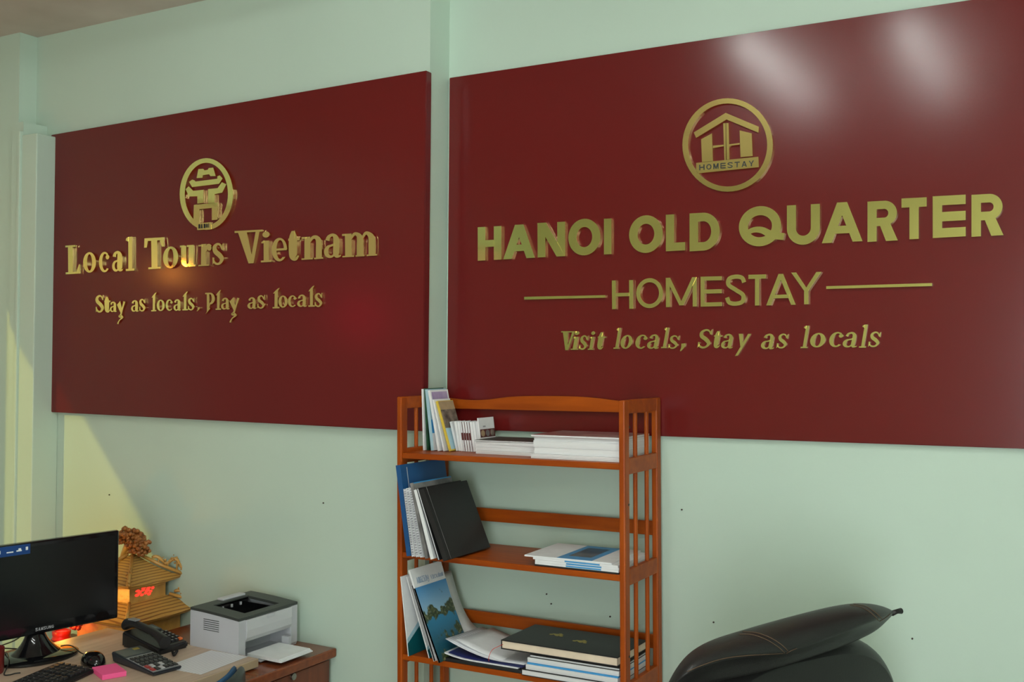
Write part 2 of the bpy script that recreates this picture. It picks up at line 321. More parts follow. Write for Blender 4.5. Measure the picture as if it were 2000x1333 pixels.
def glyph(parent, pieces, box, yf, th, m='brass', slant=0, name='letter', tilt=.020):
    l, r, tp, bt = box
    W, H = r-l, bt-tp; xc = (l+r)/2; sl = ((tp+bt)/2-VLY)/(xc-VLX)
    sx, sz = random.uniform(-tilt, tilt), random.uniform(-tilt, tilt)
    cw = at(xc, (tp+bt)/2, 1, yf)
    def w3(p, k):
        x = l+p[0]*W; x += slant*(p[1]-.5)*H
        q = at(x, bt-p[1]*H+sl*(x-xc), 1, yf)
        q.y += sx*(q.x-cw.x)+sz*(q.z-cw.z)-k*.00012
        return q
    b = MB()
    for k, pc in enumerate(pieces):
        v = (0, th-.0005*k, 0)
        if pc[0] == 'p': b.poly([w3(p, k) for p in pc[1]], v)
        elif pc[0] == 'c': b.band([w3(p, k) for p in pc[1]], [w3(p, k) for p in pc[2]], v, True)
        elif pc[0] == 'b': b.band([w3(p, k) for p in pc[1]], [w3(p, k) for p in pc[2]], v)
        else:
            pp = cat_pts(pc[1], n=6); o, i = [], []
            for q in range(len(pp)):
                a, c = pp[max(q-1, 0)], pp[min(q+1, len(pp)-1)]
                dx, dy = (c[0]-a[0])*W, (c[1]-a[1])*H; d = math.hypot(dx, dy) or 1
                nx, ny = -dy/d, dx/d; hw = pp[q][2]*H/2
                o.append((pp[q][0]+nx*hw/W, pp[q][1]+ny*hw/H)); i.append((pp[q][0]-nx*hw/W, pp[q][1]-ny*hw/H))
            b.band([w3(p, k) for p in o], [w3(p, k) for p in i], v)
    return b.build(name, m, parent)
def pxpoly(parent, pts, yf, th, name, m='brass', tr=None):
    b = MB(); b.poly([at(*(tr(p) if tr else p), 1, yf) for p in pts], (0, th, 0)); return b.build(name, m, parent)
def panel(parent, c, yf, yb):
    b = MB(); f_ = [at(x, y, 1, yf) for x, y in c]; b.poly(f_, (0, yb-yf, 0))
    bmesh.ops.bevel(b.bm, geom=list(b.bm.edges), offset=.002, segments=2, affect='EDGES')
    return b.build('panel', 'maroon', parent)
YLB, YRB = -.14, -.0165
# left sign
sl_ = thing('sign_board', 'maroon wall sign lettered Local Tours Vietnam in brass, above the desk', 'sign')
panel(sl_, [(99.6, 263.6), (832.7, 137.5), (825.5, 843), (89.5, 805)], YLB, WL)
def line(parent, word, boxes, off, k, yf, th, font, tr=0, **kw):
    for ch, (l, r, t_, b_) in zip(word, boxes):
        bx = (off[0]+l/k, off[0]+r/k-tr, off[1]+t_/k, off[1]+b_/k); A = (bx[1]-bx[0])/(bx[3]-bx[1+1])
        glyph(parent, font(ch, A), bx, yf, th, **kw)
fr = lambda c, A: serif(c, A, False)
ff = lambda c, A: serif(c, A, True)
yl = YLB-.0088
line(sl_, 'LocalTours', [(105, 290, 290, 620), (308, 472, 370, 605), (490, 630, 366, 601), (640, 782, 355, 592), (797, 915, 193, 584), (1008, 1258, 205, 562), (1225, 1418, 305, 555), (1420, 1618, 290, 537), (1630, 1800, 275, 528), (1788, 1942, 265, 517)], (110, 430), 5.882, yl, .0082, fr, 3)
line(sl_, 'Vietnam', [(120, 468, 126, 530), (435, 575, 140, 515), (565, 768, 218, 505), (768, 925, 125, 497), (930, 1210, 190, 480), (1205, 1425, 165, 462), (1428, 1865, 148, 445)], (440, 430), 6.25, yl, .0082, fr, 2)
yl2 = YLB-.007
line(sl_, 'Stayaslocals,', [(135, 275, 222, 508), (283, 380, 245, 507), (370, 484, 330, 498), (487, 627, 318, 708), (718, 840, 305, 493), (845, 948, 285, 490), (1046, 1132, 178, 488), (1135, 1264, 298, 482), (1280, 1397, 293, 479), (1408, 1530, 290, 477), (1550, 1642, 163, 472), (1638, 1748, 268, 472), (1775, 1828, 416, 488)], (170, 550), 8.333, yl2, .006, ff)
line(sl_, 'Playaslocals', [(85, 230, 170, 485), (238, 322, 128, 428), (322, 450, 245, 422), (447, 598, 238, 632), (718, 855, 238, 413), (860, 980, 208, 410), (1095, 1203, 98, 406), (1183, 1320, 213, 394), (1325, 1457, 210, 386), (1463, 1612, 198, 383), (1628, 1727, 63, 381), (1723, 1842, 175, 385)], (390, 550), 7.692, yl2, .006, ff)
T7 = lambda p: (330+p[0]/7.407, 290+p[1]/7.407)
ye = YLB-.010
b = MB()
oo = [(541+386*math.cos(a)+.045*0, 661+519*math.sin(a)) for a in [2*math.pi*k/48 for k in range(48)]]
ii = [(541+(386-74)*math.cos(a), 661+(519-66)*math.sin(a)) for a in [2*math.pi*k/48 for k in range(48)]]
b.band([at(*T7(p), 1, ye) for p in oo], [at(*T7(p), 1, ye) for p in ii], (0, .009, 0), True); b.build('emblem_ring', 'brass', sl_)
pxpoly(sl_, [(425, 300), (495, 296), (515, 318), (560, 310), (575, 285), (640, 278), (675, 400), (600, 402), (580, 374), (490, 388), (485, 425), (400, 430)], ye, .009, 'emblem_turret', tr=T7)
pxpoly(sl_, [(290, 485), (335, 452), (368, 462), (384, 480), (700, 440), (700, 405), (735, 390), (775, 435), (725, 512), (335, 560)], ye, .009, 'emblem_roof', tr=T7)
pxpoly(sl_, [(240, 592), (285, 548), (350, 614), (498, 600), (498, 790), (410, 800), (410, 692), (290, 697)], ye, .009, 'emblem_column', tr=T7)
pxpoly(sl_, [(565, 590), (705, 575), (765, 490), (830, 520), (770, 640), (660, 662), (660, 787), (565, 795)], ye, .009, 'emblem_column', tr=T7)
pxpoly(sl_, [(360, 818), (705, 785), (705, 1030), (620, 1040), (620, 862), (440, 880), (440, 1085), (352, 1090)], ye-.0002, .009, 'emblem_gate', tr=T7)
pl = pxpoly(sl_, [(405, 1088), (610, 1068), (612, 1172), (408, 1182)], ye-.0006, .009, 'emblem_plaque', tr=T7)
for k, ch in enumerate('HANOI'):
    x0 = 425+k*34+(8 if k > 1 else 0); wd = 26 if ch != 'I' else 9
    p0 = T7((x0, 1098-k*3)); p1 = T7((x0+wd, 1160-k*3))
    glyph(pl, sans(ch, .45, .2), (p0[0], p1[0], p0[1], p1[1]), ye-.0012, .0006, 'blackink', tilt=0)
# right sign
sr_ = thing('sign_board', 'maroon wall sign lettered Hanoi Old Quarter Homestay in brass, above the bookshelf', 'sign')
panel(sr_, [(877.5, 152), (2160, -40), (2160, 883), (872, 838)], YRB, 0)
yr_ = YRB-.009
fs = lambda c, A: sans(c, A, .225)
line(sr_, 'HANOIOLD', [(50, 228, 242, 494), (242, 480, 227, 482), (500, 706, 210, 469), (730, 972, 183, 458), (998, 1054, 182, 450), (1187, 1440, 157, 440), (1463, 1608, 149, 424), (1641, 1868, 137, 422)], (920, 380), 3.846, yr_, .0085, fs, tilt=.012)
line(sr_, 'QUARTER', [(80, 388, 147, 418), (403, 625, 138, 408), (638, 912, 122, 391), (946, 1150, 112, 384), (1175, 1344, 92, 370), (1385, 1607, 76, 357), (1646, 1862, 66, 349)], (1420, 360), 3.448, yr_, .0085, fs, tilt=.012)
ft = lambda c, A: sans(c, A, .135)
line(sr_, 'HOMESTAY', [(446, 546, 67, 202), (560, 687, 57, 198), (700, 845, 54, 192), (863, 963, 49, 190), (983, 1075, 40, 187), (1088, 1171, 40, 186), (1172, 1311, 37, 184), (1290, 1432, 29, 180)], (1010, 520), 2.41, yr_, .0085, ft)
for pts in ([(33, 145), (415, 137), (415, 149), (33, 158)], [(1455, 95), (1953, 80), (1953, 94), (1455, 108)]):
    pxpoly(sr_, pts, yr_, .0085, 'brass_bar', tr=lambda p: (1010+p[0]/2.41, 520+p[1]/2.41))
yr2 = YRB-.005
line(sr_, 'Visitlocals,Stayaslocals', [(40, 128, 68, 180), (114, 156, 68, 178), (155, 205, 92, 178), (214, 248, 68, 178), (262, 308, 72, 176), (368, 400, 48, 172), (400, 470, 90, 172), (488, 558, 88, 172), (560, 632, 86, 172), (650, 684, 46, 168), (683, 745, 92, 172), (752, 775, 135, 188), (858, 940, 55, 170), (950, 998, 65, 168), (998, 1070, 83, 170), (1075, 1160, 83, 215), (1235, 1315, 82, 174), (1325, 1390, 82, 170), (1476, 1516, 35, 168), (1522, 1612, 78, 164), (1635, 1718, 72, 162), (1718, 1805, 72, 164), (1822, 1862, 28, 165), (1868, 1938, 70, 162)], (1080, 625), 3.03, yr2, .0045, fr, slant=.17)
T5 = lambda p: (1300+p[0]/5.796, 170+p[1]/5.796)
b = MB()
oo = [(702+512*math.cos(a), 657-529*math.sin(a)+60*0) for a in [2*math.pi*k/56 for k in range(56)]]
ii = [(702+448*math.cos(a), 657-470*math.sin(a)) for a in [2*math.pi*k/56 for k in range(56)]]
b.band([at(*T5(p), 1, yr_) for p in oo], [at(*T5(p), 1, yr_) for p in ii], (0, .0085, 0), True); b.build('emblem_ring', 'brass', sr_)
for nm, pts in (('emblem_roof', [(318, 515), (680, 293), (1055, 450), (1050, 518), (690, 368), (345, 577)]), ('emblem_block', [(402, 592), (525, 525), (535, 838), (412, 850)]),
                ('emblem_block', [(838, 492), (975, 525), (985, 782), (848, 795)]), ('emblem_mullion', [(652, 411), (680, 409), (682, 825), (665, 828)]), ('emblem_mullion', [(685, 409), (713, 408), (722, 820), (690, 823)]),
                ('emblem_crossbar', [(535, 665), (656, 653), (657, 671), (535, 692)]), ('emblem_crossbar', [(718, 649), (838, 635), (838, 652), (719, 667)])):
    pxpoly(sr_, pts, yr_, .0085, nm, tr=T5)
pl = pxpoly(sr_, [(345, 860), (1050, 790), (1055, 908), (348, 980)], yr_, .0085, 'emblem_plaque', tr=T5)
for k, ch in enumerate('HOMESTAY'):
    x0 = 380+k*80; y0 = 879-k*6.4
    p0 = T5((x0, y0)); p1 = T5((x0+58, y0+62))
    glyph(pl, sans(ch, .93, .17), (p0[0], p1[0], p0[1], p1[1]), yr_-.0009, .0008, 'blackink', tilt=0)
#--PART2--
# ---------------------------------------------------------------- bookshelf (stands in the recess, leaning a hair)
TLT, XC = .014, -1.47
MS = Matrix.Translation((XC, 0, 1.12)) @ Matrix.Rotation(-TLT, 4, 'Y') @ Matrix.Translation((0, 0, -1.12))
def sh(x, y, zl):                                # photo point -> shelf frame point at height zl
    d = ray(x, y); t = (zl+TLT*(CAM.x-XC)-CAM.z)/(d.z-TLT*d.x); q = CAM+d*t
    return Vector((q.x-XC, q.y, zl))
S1, S2, S3, S4, S5 = 1.410, 1.116, .814, .51, .21
bs = thing('bookshelf', 'orange-brown wooden open bookshelf under the right sign', 'bookshelf', MS)
for sx in (-1, 1):
    for y0, y1 in ((-.275, -.243), (-.048, -.018)):
        x0, x1 = (.351, .369) if sx > 0 else (-.369, -.351)
        MB().box(x0, y0, .004, x1, y1, 1.577, bev=.004).build('post', 'wood', bs)
    x0, x1 = (.353, .368) if sx > 0 else (-.368, -.353)
    MB().box(x0, -.2435, 1.541, x1, -.0475, 1.577, bev=.002).build('side_rail', 'woodh', bs)
    for s in (S1, S2, S3, S4, S5):
        MB().box(x0, -.2435, s-.031, x1, -.0475, s+.012, bev=.002).build('side_rail', 'woodh', bs)
    lv = [1.541, S1, S2, S3, S4, S5]
    for k in range(5):
        for yy in (-.186, -.106):
            MB().tube([(sx*.3605, yy, lv[k+1]+.010), (sx*.3605, yy, lv[k]-(.030 if k else -.001))], .0062, 10).build('dowel', 'wood', bs, smooth='angle')
for s in (S1, S2, S3, S4, S5):
    MB().box(-.3525, -.270, s-.017, .3525, -.020, s, bev=.002).build('shelf', 'woodh', bs)
for z0, z1 in ((1.186, 1.226), (.866, .905), (.56, .60), (.26, .30)):
    MB().box(-.352, -.032, z0, .352, -.020, z1, bev=.002).build('back_rail', 'woodh', bs)
prof = cat_pts([(-.352, 1.566), (-.27, 1.5605), (-.20, 1.563), (-.10, 1.574), (.05, 1.577), (.16, 1.574), (.27, 1.564), (.352, 1.566)], n=5)
MB().poly([(x, -.034, z) for x, z in prof]+[(.352, -.034, 1.533), (-.352, -.034, 1.533)], (0, .016, 0)).build('crest_rail', 'woodh', bs)
for x, y, z in ((.3692, -.243, 1.505), (.3692, -.25, 1.30), (.3692, -.252, .90)):
    MB().ball((x-.001, y, z), .0022, .005, .004).build('knot', 'knot', bs)
# -------- leaning and lying printed matter
STAND = {}
def corners2(x, th, h, a):
    a = math.radians(a); c, n = math.cos(a), math.sin(a)
    return [(x, 0), (x+th*c, th*n), (x+th*c-h*n, th*n+h*c), (x-h*n, h*c)]
def apart(p, q):
    for r_ in (p, q):
        for k in range(4):
            ex, ez = r_[(k+1) % 4][0]-r_[k][0], r_[(k+1) % 4][1]-r_[k][1]; n = math.hypot(ex, ez); nx, nz = -ez/n, ex/n
            a = [v[0]*nx+v[1]*nz for v in p]; b_ = [v[0]*nx+v[1]*nz for v in q]
            if min(a) > max(b_)+.0003 or min(b_) > max(a)+.0003: return True
    return False
def settle(s, x, th, h, ang):                     # lean a book on its neighbours without cutting into them
    old = STAND.setdefault(s, [])
    if not old: old.append([(-.3512, 0), (-.3512, .5), (-.37, .5), (-.37, 0)])
    for dx in range(40):
        for da in range(0, 30):
            c = corners2(x+dx*.0006, th+.0006, h, ang-da*.3)
            if all(apart(c, o) for o in old): old.append(c); return x+dx*.0006, ang-da*.3
    old.append(c); return x, ang
def leaning(name, label, cat, xl, yf, s, th, h, dep, ang, cover, pages='vpages', art=(), group=None, ct=.0006, spine='front'):
    xl, ang = settle(s, xl, th, h, ang)
    t = thing(name, label, cat, MS @ Matrix.Translation((xl, yf, s+.0006)) @ Matrix.Rotation(-math.radians(ang), 4, 'Y'), group)
    b = MB(); b.box(0, 0, 0, ct, dep, h); b.box(th-ct, 0, 0, th, dep, h)
    if spine == 'front': b.box(ct, 0, 0, th-ct, ct, h)
    else: b.box(ct, dep-ct, 0, th-ct, dep, h)
    b.build('cover', cover, t)
    b = MB(); b.box(ct, ct if spine == 'front' else .0012, .0012, th-ct, dep-(.0012 if spine == 'front' else ct), h-.0012); b.build('pages', pages, t)
    for nm, m, y0, z0, y1, z1 in art:
        MB().box(th-.0001, y0*dep, z0*h, th+.0003, y1*dep, z1*h).build(nm, m, t)
    return t
def flat(name, label, cat, x0, x1, y0, y1, z, th, cover, pages='pages', ct=.0008, rot=0, group=None, art=()):
    t = thing(name, label, cat, MS @ Matrix.Translation(((x0+x1)/2, (y0+y1)/2, z+.0005)) @ Matrix.Rotation(math.radians(rot), 4, 'Z'), group)
    wx, wy = (x1-x0)/2, (y1-y0)/2
    b = MB(); b.box(-wx, -wy, 0, wx, wy, ct); b.box(-wx, -wy, th-ct, wx, wy, th); b.box(-wx, wy-ct, ct, wx, wy, th-ct); b.build('cover', cover, t)
    i = .0015 if ct > .001 else 0
    MB().box(-wx+i, -wy+i, ct, wx-i, wy-ct, th-ct).build('pages', pages, t)
    for nm, m, a0, b0, a1, b1 in art:
        MB().box(a0*wx, b0*wy, th-.0001, a1*wx, b1*wy, th+.0003).build(nm, m, t)
    return t
G1 = 'brochures leaning at the left end of the top shelf'
leaning('brochure', 'slim white brochure with dark pictures, leftmost on the top shelf', 'brochure', -.345, -.172, S1, .0055, .187, .10, 2.5, 'paper', group=G1)
leaning('brochure', 'dark green leafy edged brochure second from the left on the top shelf', 'brochure', -.334, -.168, S1, .0065, .189, .098, 4.5, 'green', group=G1)
leaning('brochure', 'sky blue brochure with white foot behind the purple cover', 'brochure', -.314, -.174, S1, .011, .187, .10, 8, 'sky', art=(('cover_block', 'lblue', 0, .28, 1, .5), ('cover_block', 'paper', 0, 0, 1, .28)), group=G1)
leaning('brochure', 'white brochure with a purple cloud picture on its cover, top shelf', 'brochure', -.287, -.178, S1, .008, .186, .098, 12, 'paper', art=(('cover_picture', 'purple', .06, .6, .92, .97),), group=G1)
leaning('brochure', 'thin white brochure with black spine between purple and yellow ones', 'brochure', -.268, -.176, S1, .005, .160, .09, 15.5, 'paper', 'blackcov', group=G1)
leaning('brochure', 'yellow edged brochure with tan band and dark photo cover, top shelf', 'brochure', -.250, -.172, S1, .007, .157, .085, 18, 'yellow', art=(('title_band', 'tan', .05, .82, 1, .99), ('cover_picture', 'darkphoto', .05, .45, 1, .82), ('cover_block', 'sky', .05, .03, 1, .45)), group=G1)
CT = ['white leaflet card at the left end of the card row, against the yellow brochure', 'second white leaflet card from the left in the small card row', 'third leaflet card in the row, white, just left of the maroon squares', 'white card with the leftmost maroon square on its edge', 'white card with the second maroon square on its edge', 'white card with the third maroon square on its edge', 'white card with the rightmost maroon square on its edge', 'plain white card just right of the maroon squares', 'plain white card, second right of the maroon squares', 'plain white card touching the taller card with three pictures']
for k in range(10):
    a = 15-k*.9
    xk, a = settle(S1, -.239+k*.0088, .0078, .0905, a)
    t = thing('leaflet_card', CT[k], 'leaflet', MS @ Matrix.Translation((xk, -.150, S1+.0006)) @ Matrix.Rotation(-math.radians(a), 4, 'Y'), 'small leaflet cards on the top shelf')
    MB().box(0, 0, 0, .0078, .05, .090+random.uniform(-.001, .001)).build('card_stock', 'paper' if k % 3 else 'vpages', t)
    if 3 <= k <= 6:
        MB().box(.0002, -.0004, .034, .0076, .0002, .056).build('maroon_square', 'maroonink', t)
        MB().box(.0058, -.0003, .056, .0076, .0001, .089).build('maroon_stripe', 'maroonink', t)
        MB().box(.0058, -.0003, .001, .0076, .0001, .034).build('maroon_stripe', 'maroonink', t)
t = leaning('leaflet_card', 'taller white card showing three round pictures in a dark band', 'leaflet', -.152, -.152, S1, .004, .102, .088, 9, 'paper', art=(('dark_band', 'maroonink', .04, .42, 1, .66), ('signature_mark', 'logo', .25, .72, .42, .76)), group='small leaflet cards on the top shelf')
for k, m in enumerate(('tan', 'greyphoto', 'darkphoto')):
    MB().poly([(.0042, .088*(.2+.31*k+.12*math.cos(a)), .102*(.54+.10*math.sin(a))) for a in [2*math.pi*q/18 for q in range(18)]], (.0006, 0, 0)).build('round_picture', m, t)
BK = ['bottom booklet of the low magazine stack left of the thick catalogue pile', 'second booklet from the bottom in the low magazine stack', 'middle booklet of the low magazine stack on the top shelf', 'fourth booklet from the bottom of the low magazine stack', 'grey covered top booklet of the low magazine stack']
z = S1
for k, th in enumerate((.010, .009, .008, .008, .004)):
    flat('booklet', BK[k], 'booklet', -.143+random.uniform(-.003, .003), .066, -.192+random.uniform(-.003, .003), -.045, z, th, 'darktop' if k == 4 else 'paper', rot=random.uniform(-1.5, 1.5), group='low booklet stack on the top shelf'); z += th+.0004
PK = ['thin white catalogue at the foot of the thick pile on the top shelf', 'second thin catalogue from the bottom of the thick pile', 'thick white catalogue low in the pile at the right of the top shelf', 'thick white catalogue above the middle of the top shelf pile', 'upper white catalogue just under the reddish cover of the pile', 'reddish grey covered catalogue on top of the thick pile']
M['redphoto'] = mat('red_photo_cover', (.30, .22, .22), .4, nscale=12, col2=(.22, .05, .05))
z = S1
for k, th in enumerate((.006, .006, .018, .018, .010, .006)):
    j = random.uniform(-.002, .002) + (.006 if 1 < k < 5 else 0)
    flat('catalogue', PK[k], 'catalogue', .070+j, .346, -.245+j, -.050, z, th, 'redphoto' if k == 5 else 'paper', rot=0, group='thick catalogue pile on the top shelf'); z += th+.0004
# middle shelf
t = leaning('binder', 'tall blue card folder leaning at the left end of the middle shelf', 'folder', -.298, -.324, S2, .016, .264, .235, 8.5, 'blue', 'blue')
MB().box(.0159, .030, .18, .0163, .0325, .255).build('printed_line', 'keywhite', t)
GM = 'notebooks leaning on the middle shelf'
NBT = ['white spiral bound notebook beside the tall blue folder', 'second spiral bound notebook from the blue folder', 'third spiral bound notebook, under the tower photo cover']
for k in range(3):
    t = leaning('spiral_notebook', NBT[k], 'notebook', -.279+k*.0150, -.325, S2, .0085, .196+k*.004, .18, 11.5+k*1.6, 'paper', 'spiral', group=GM, spine='back')
    b = MB()
    for q in range(22): b.tube([(.0043+.0038*math.cos(a), -.001+.0035*math.sin(a), .012+q*.0082) for a in [2*math.pi*v/8 for v in range(9)]], .0007, 4)
    b.build('wire_binding', 'wire', t)
leaning('book', 'book with a grey tower photo and light blue top edge, middle shelf', 'book', -.229, -.330, S2, .010, .219, .205, 16.2, 'greyphoto', 'pages', art=(('blue_strip', 'lblue', .02, .985, .98, 1.0),), group=GM)
leaning('book', 'thick plain white book leaning left of the black notebooks', 'book', -.208, -.333, S2, .011, .203, .17, 20, 'paper', 'vpages', group=GM)
leaning('notebook', 'black covered notebook with white pages behind the front black one', 'notebook', -.182, -.336, S2, .008, .212, .225, 23.5, 'blackcov', 'vpages', group=GM, ct=.002, spine='back')
t = leaning('notebook', 'big black hardcover notebook, rightmost of the leaning middle shelf books', 'notebook', -.160, -.340, S2, .017, .213, .232, 25.5, 'blackcov', 'blackcov', group=GM, ct=.002)
MB().box(.0179, .014, 0, .0183, .0155, .216).build('hinge_groove', 'greyphoto', t)
SB = ['black folder under the blue and white brochures on the middle shelf', 'lowest blue and white brochure right on the middle shelf', 'middle blue and white brochure right on the middle shelf', 'upper blue and white brochure right on the middle shelf', 'top white brochure with blue framed picture, middle shelf right']
z = S2
for k in range(5):
    x0 = (.092, .094, .094, .088, .060)[k]
    art = () if k == 0 else ((('blue_frame', 'lblue', -.25, -.98, .55, .98), ('cover_picture', 'greyphoto', -.12, -.6, .40, .7)) if k == 4 else ())
    t = flat('brochure', SB[k], 'brochure', x0, min(x0+.262, .345), -.266, -.056, z, (.004, .006, .006, .006, .004)[k], 'blackcov' if k == 0 else 'paper', 'blackcov' if k == 0 else 'paper', rot=(0, 0, .4, -.4, 1.2)[k], group='brochures lying on the middle shelf', art=art)
    if 0 < k < 4: MB().box(-.03, -.1055, .001, .075, -.1045, .005).build('blue_edge', 'lblue', t)
    z += (.004, .006, .006, .006, .004)[k]+.0004
# bottom visible shelf
def folder(label, xl, yf, ang, h, dep, teal):
    xl, ang = settle(S3, xl, .0042, h, ang)
    t = thing('folder', label, 'folder', MS @ Matrix.Translation((xl, yf, S3+.0006)) @ Matrix.Rotation(-math.radians(ang), 4, 'Y'), 'white and teal folders on the lower shelf')
    MB().box(0, 0, 0, .003, dep, h).build('card', 'paper', t)
    pts = [(0, 0), (dep, 0), (dep, teal*1.5), (dep*.6, teal*1.25), (dep*.3, teal*.85), (0, teal*.45)]
    MB().poly([(.0029, y, z) for y, z in [(0, 0)]+[(dep, 0), (dep, teal*1.62), (dep*.6, teal*1.42), (dep*.3, teal*1.05), (0, teal*.62)]], (.0004, 0, 0)).build('blue_swoosh', 'sky', t)
    MB().poly([(.0031, y, z) for y, z in pts], (.0005, 0, 0)).build('teal_swoosh', 'teal', t)
    return t
folder('white folder with teal swoosh standing at the far left of the lower shelf', -.323, -.283, 7.5, .232, .19, .080)
folder('white folder with teal foot leaning behind the bay magazine', -.257, -.271, 19.5, .243, .19, .050)
leaning('book', 'thin black edged book right behind the bay magazine', 'book', -.226, -.292, S3, .008, .225, .16, 20.5, 'paper', 'blackcov', spine='back')
M['bay'] = None
def bay_material():
    m = bpy.data.materials.new('bay_photo'); m.use_nodes = True; nt = m.node_tree; b = nt.nodes['Principled BSDF']; b.inputs['Roughness'].default_value = .35
    N = nt.nodes.new; L = nt.links.new
    tc = N('ShaderNodeTexCoord'); sp = N('ShaderNodeSeparateXYZ'); L(tc.outputs['Object'], sp.inputs[0])
    def ramp(src, pts):
        r = N('ShaderNodeValToRGB'); e = r.color_ramp.elements; L(src, r.inputs[0])
        e[0].position, e[0].color = pts[0]; e[1].position, e[1].color = pts[-1]
        for q in pts[1:-1]: k = e.new(q[0]); k.color = q[1]
        return r
    mr = N('ShaderNodeMapRange'); mr.inputs['From Max'].default_value = .232; L(sp.outputs['Z'], mr.inputs['Value']); z = mr.outputs[0]
    base = ramp(z, [(0, (.01, .06, .07, 1)), (.25, (.012, .10, .16, 1)), (.54, (.02, .20, .38, 1)), (.60, (.30, .50, .66, 1)), (1, (.03, .24, .55, 1))])
    n = N('ShaderNodeTexNoise'); n.inputs['Scale'].default_value = 30; n.inputs['Detail'].default_value = 7; L(tc.outputs['Object'], n.inputs[0])
    g = lambda v: (v, v, v, 1)
    wt = ramp(z, [(0, g(.22)), (.10, g(.05)), (.2, g(.08)), (.32, g(.20)), (.42, g(.0)), (.50, g(.10)), (.57, g(.34)), (.66, g(.16)), (.72, g(0)), (1, g(0))])
    ad = N('ShaderNodeMath'); ad.operation = 'ADD'; L(n.outputs['Fac'], ad.inputs[0]); L(wt.outputs[0], ad.inputs[1])
    mk = ramp(ad.outputs[0], [(.66, g(0)), (.72, g(1))])
    n2 = N('ShaderNodeTexNoise'); n2.inputs['Scale'].default_value = 110; n2.inputs['Detail'].default_value = 5; L(tc.outputs['Object'], n2.inputs[0])
    isl = ramp(n2.outputs['Fac'], [(.35, (.012, .022, .008, 1)), (.55, (.05, .075, .02, 1)), (.70, (.32, .28, .18, 1))])
    mx = N('ShaderNodeMix'); mx.data_type = 'RGBA'; L(mk.outputs[0], mx.inputs[0]); L(base.outputs[0], mx.inputs[6]); L(isl.outputs[0], mx.inputs[7])
    L(mx.outputs[2], b.inputs['Base Color'])
    return m
M['bay'] = bay_material()
mx_, ma_ = settle(S3, -.206, .012, .276, 23)
mg = thing('magazine', 'travel magazine with a blue island bay photo cover, lower shelf', 'magazine', MS @ Matrix.Translation((mx_, -.302, S3+.0006)) @ Matrix.Rotation(-math.radians(ma_), 4, 'Y'))
MD, MH = .165, .276
def mcurve(y, z): return .010 - .014*(z/MH)*(1-z/MH)*4*(.3+.7*y/MD)*.55
def mgrid(y0, y1, z0, z1, off, n=6):
    return [[Vector((mcurve(y0+(y1-y0)*i/n, z0+(z1-z0)*j/(2*n))+off, y0+(y1-y0)*i/n, z0+(z1-z0)*j/(2*n))) for j in range(2*n+1)] for i in range(n+1)]
def xsheet(grid, th):
    b = MB(); g2 = [[Vector((p.y, p.z, p.x)) for p in r_] for r_ in grid]; b.sheet(g2, th)
    for v in b.bm.verts: v.co = Vector((v.co.z, v.co.x, v.co.y))
    return b
xsheet(mgrid(0, MD, 0, MH, 0), .006).build('pages', 'paper', mg)
xsheet(mgrid(0, MD, 0, MH*.80, .0008), .0006).build('cover_picture', M['bay'], mg)
xsheet(mgrid(.0, .0012, 0, MH*.80, .0004), .006).build('spine', 'blackcov', mg)
M['inkblue'] = mat('pale_blue_ink', (.33, .42, .55), .5)
def flatword(parent, word, y0, z0, hh, m, x=.0104, pitch=.62, slant=.2):
    """small upright lettering on the magazine cover (local y-z plane)"""
    b = MB(); cy = y0
    for ch in word:
        if ch == ' ': cy += hh*.5; continue
        pcs = serif(ch, .6, False)
        wd = hh*.52
        for k, pc in enumerate(pcs):
            f3 = lambda p: (x+mcurve(cy, z0)-.010+.0003+k*.00003, cy+p[0]*wd+slant*p[1]*hh*.5, z0+p[1]*hh)
            if pc[0] == 'p': b.poly([f3(p) for p in pc[1]], (-.0004, 0, 0))
            elif pc[0] in 'bc': b.band([f3(p) for p in pc[1]], [f3(p) for p in pc[2]], (-.0004, 0, 0), pc[0] == 'c')
            else:
                pp = cat_pts(pc[1], n=4); o, i = [], []
                for q in range(len(pp)):
                    a, c = pp[max(q-1, 0)], pp[min(q+1, len(pp)-1)]
                    dx, dy = (c[0]-a[0])*.6, c[1]-a[1]; d = math.hypot(dx, dy) or 1; hw = pp[q][2]/2
                    o.append((pp[q][0]-dy/d*hw/.6, pp[q][1]+dx/d*hw)); i.append((pp[q][0]+dy/d*hw/.6, pp[q][1]-dx/d*hw))
                b.band([f3(p) for p in o], [f3(p) for p in i], (-.0004, 0, 0))
        cy += hh*pitch
    return b.build('cover_lettering', m, parent)
flatword(mg, 'Amazing', .016, .231, .018, 'inkblue', pitch=.50)
flatword(mg, 'Vietnam', .088, .231, .018, 'inkblue', pitch=.54)
# curled sheet behind the magazine
CURL = [((lambda q: (q.x-XC, q.z))(at(*p_, 1, -.09))) for p_ in ((866, 1116), (882, 1172), (896, 1205), (914, 1229), (940, 1246), (985, 1257))]
t = thing('paper_sheet', 'curled white sheet of paper sagging behind the bay magazine', 'paper', MS)
path = cat_pts([(x_+.002, z_) for x_, z_ in CURL], n=4)
MB().sheet([[Vector((x+.002*j, -.124+.033*j, z+.002)) for j in range(3)] for x, z in path], .0012).build('sheet', 'paper', t, smooth=True)
t = thing('clipboard', 'black clipboard lying under the printed papers on the lower shelf', 'clipboard', MS)
MB().box(-.203, -.272, S3+.0005, .052, -.060, S3+.010, bev=.002).build('board', 'blackcov', t)
t = thing('document_folder', 'white folder with a dark blue inside on the black clipboard', 'folder', MS)
g = [[Vector((-.205+.245*i/8, -.268+.2*j/4, S3+.0145+.010*max(0, 1-i/3)**2)) for j in range(5)] for i in range(9)]
MB().sheet(g, .0035).build('flap', 'paper', t, smooth=False)
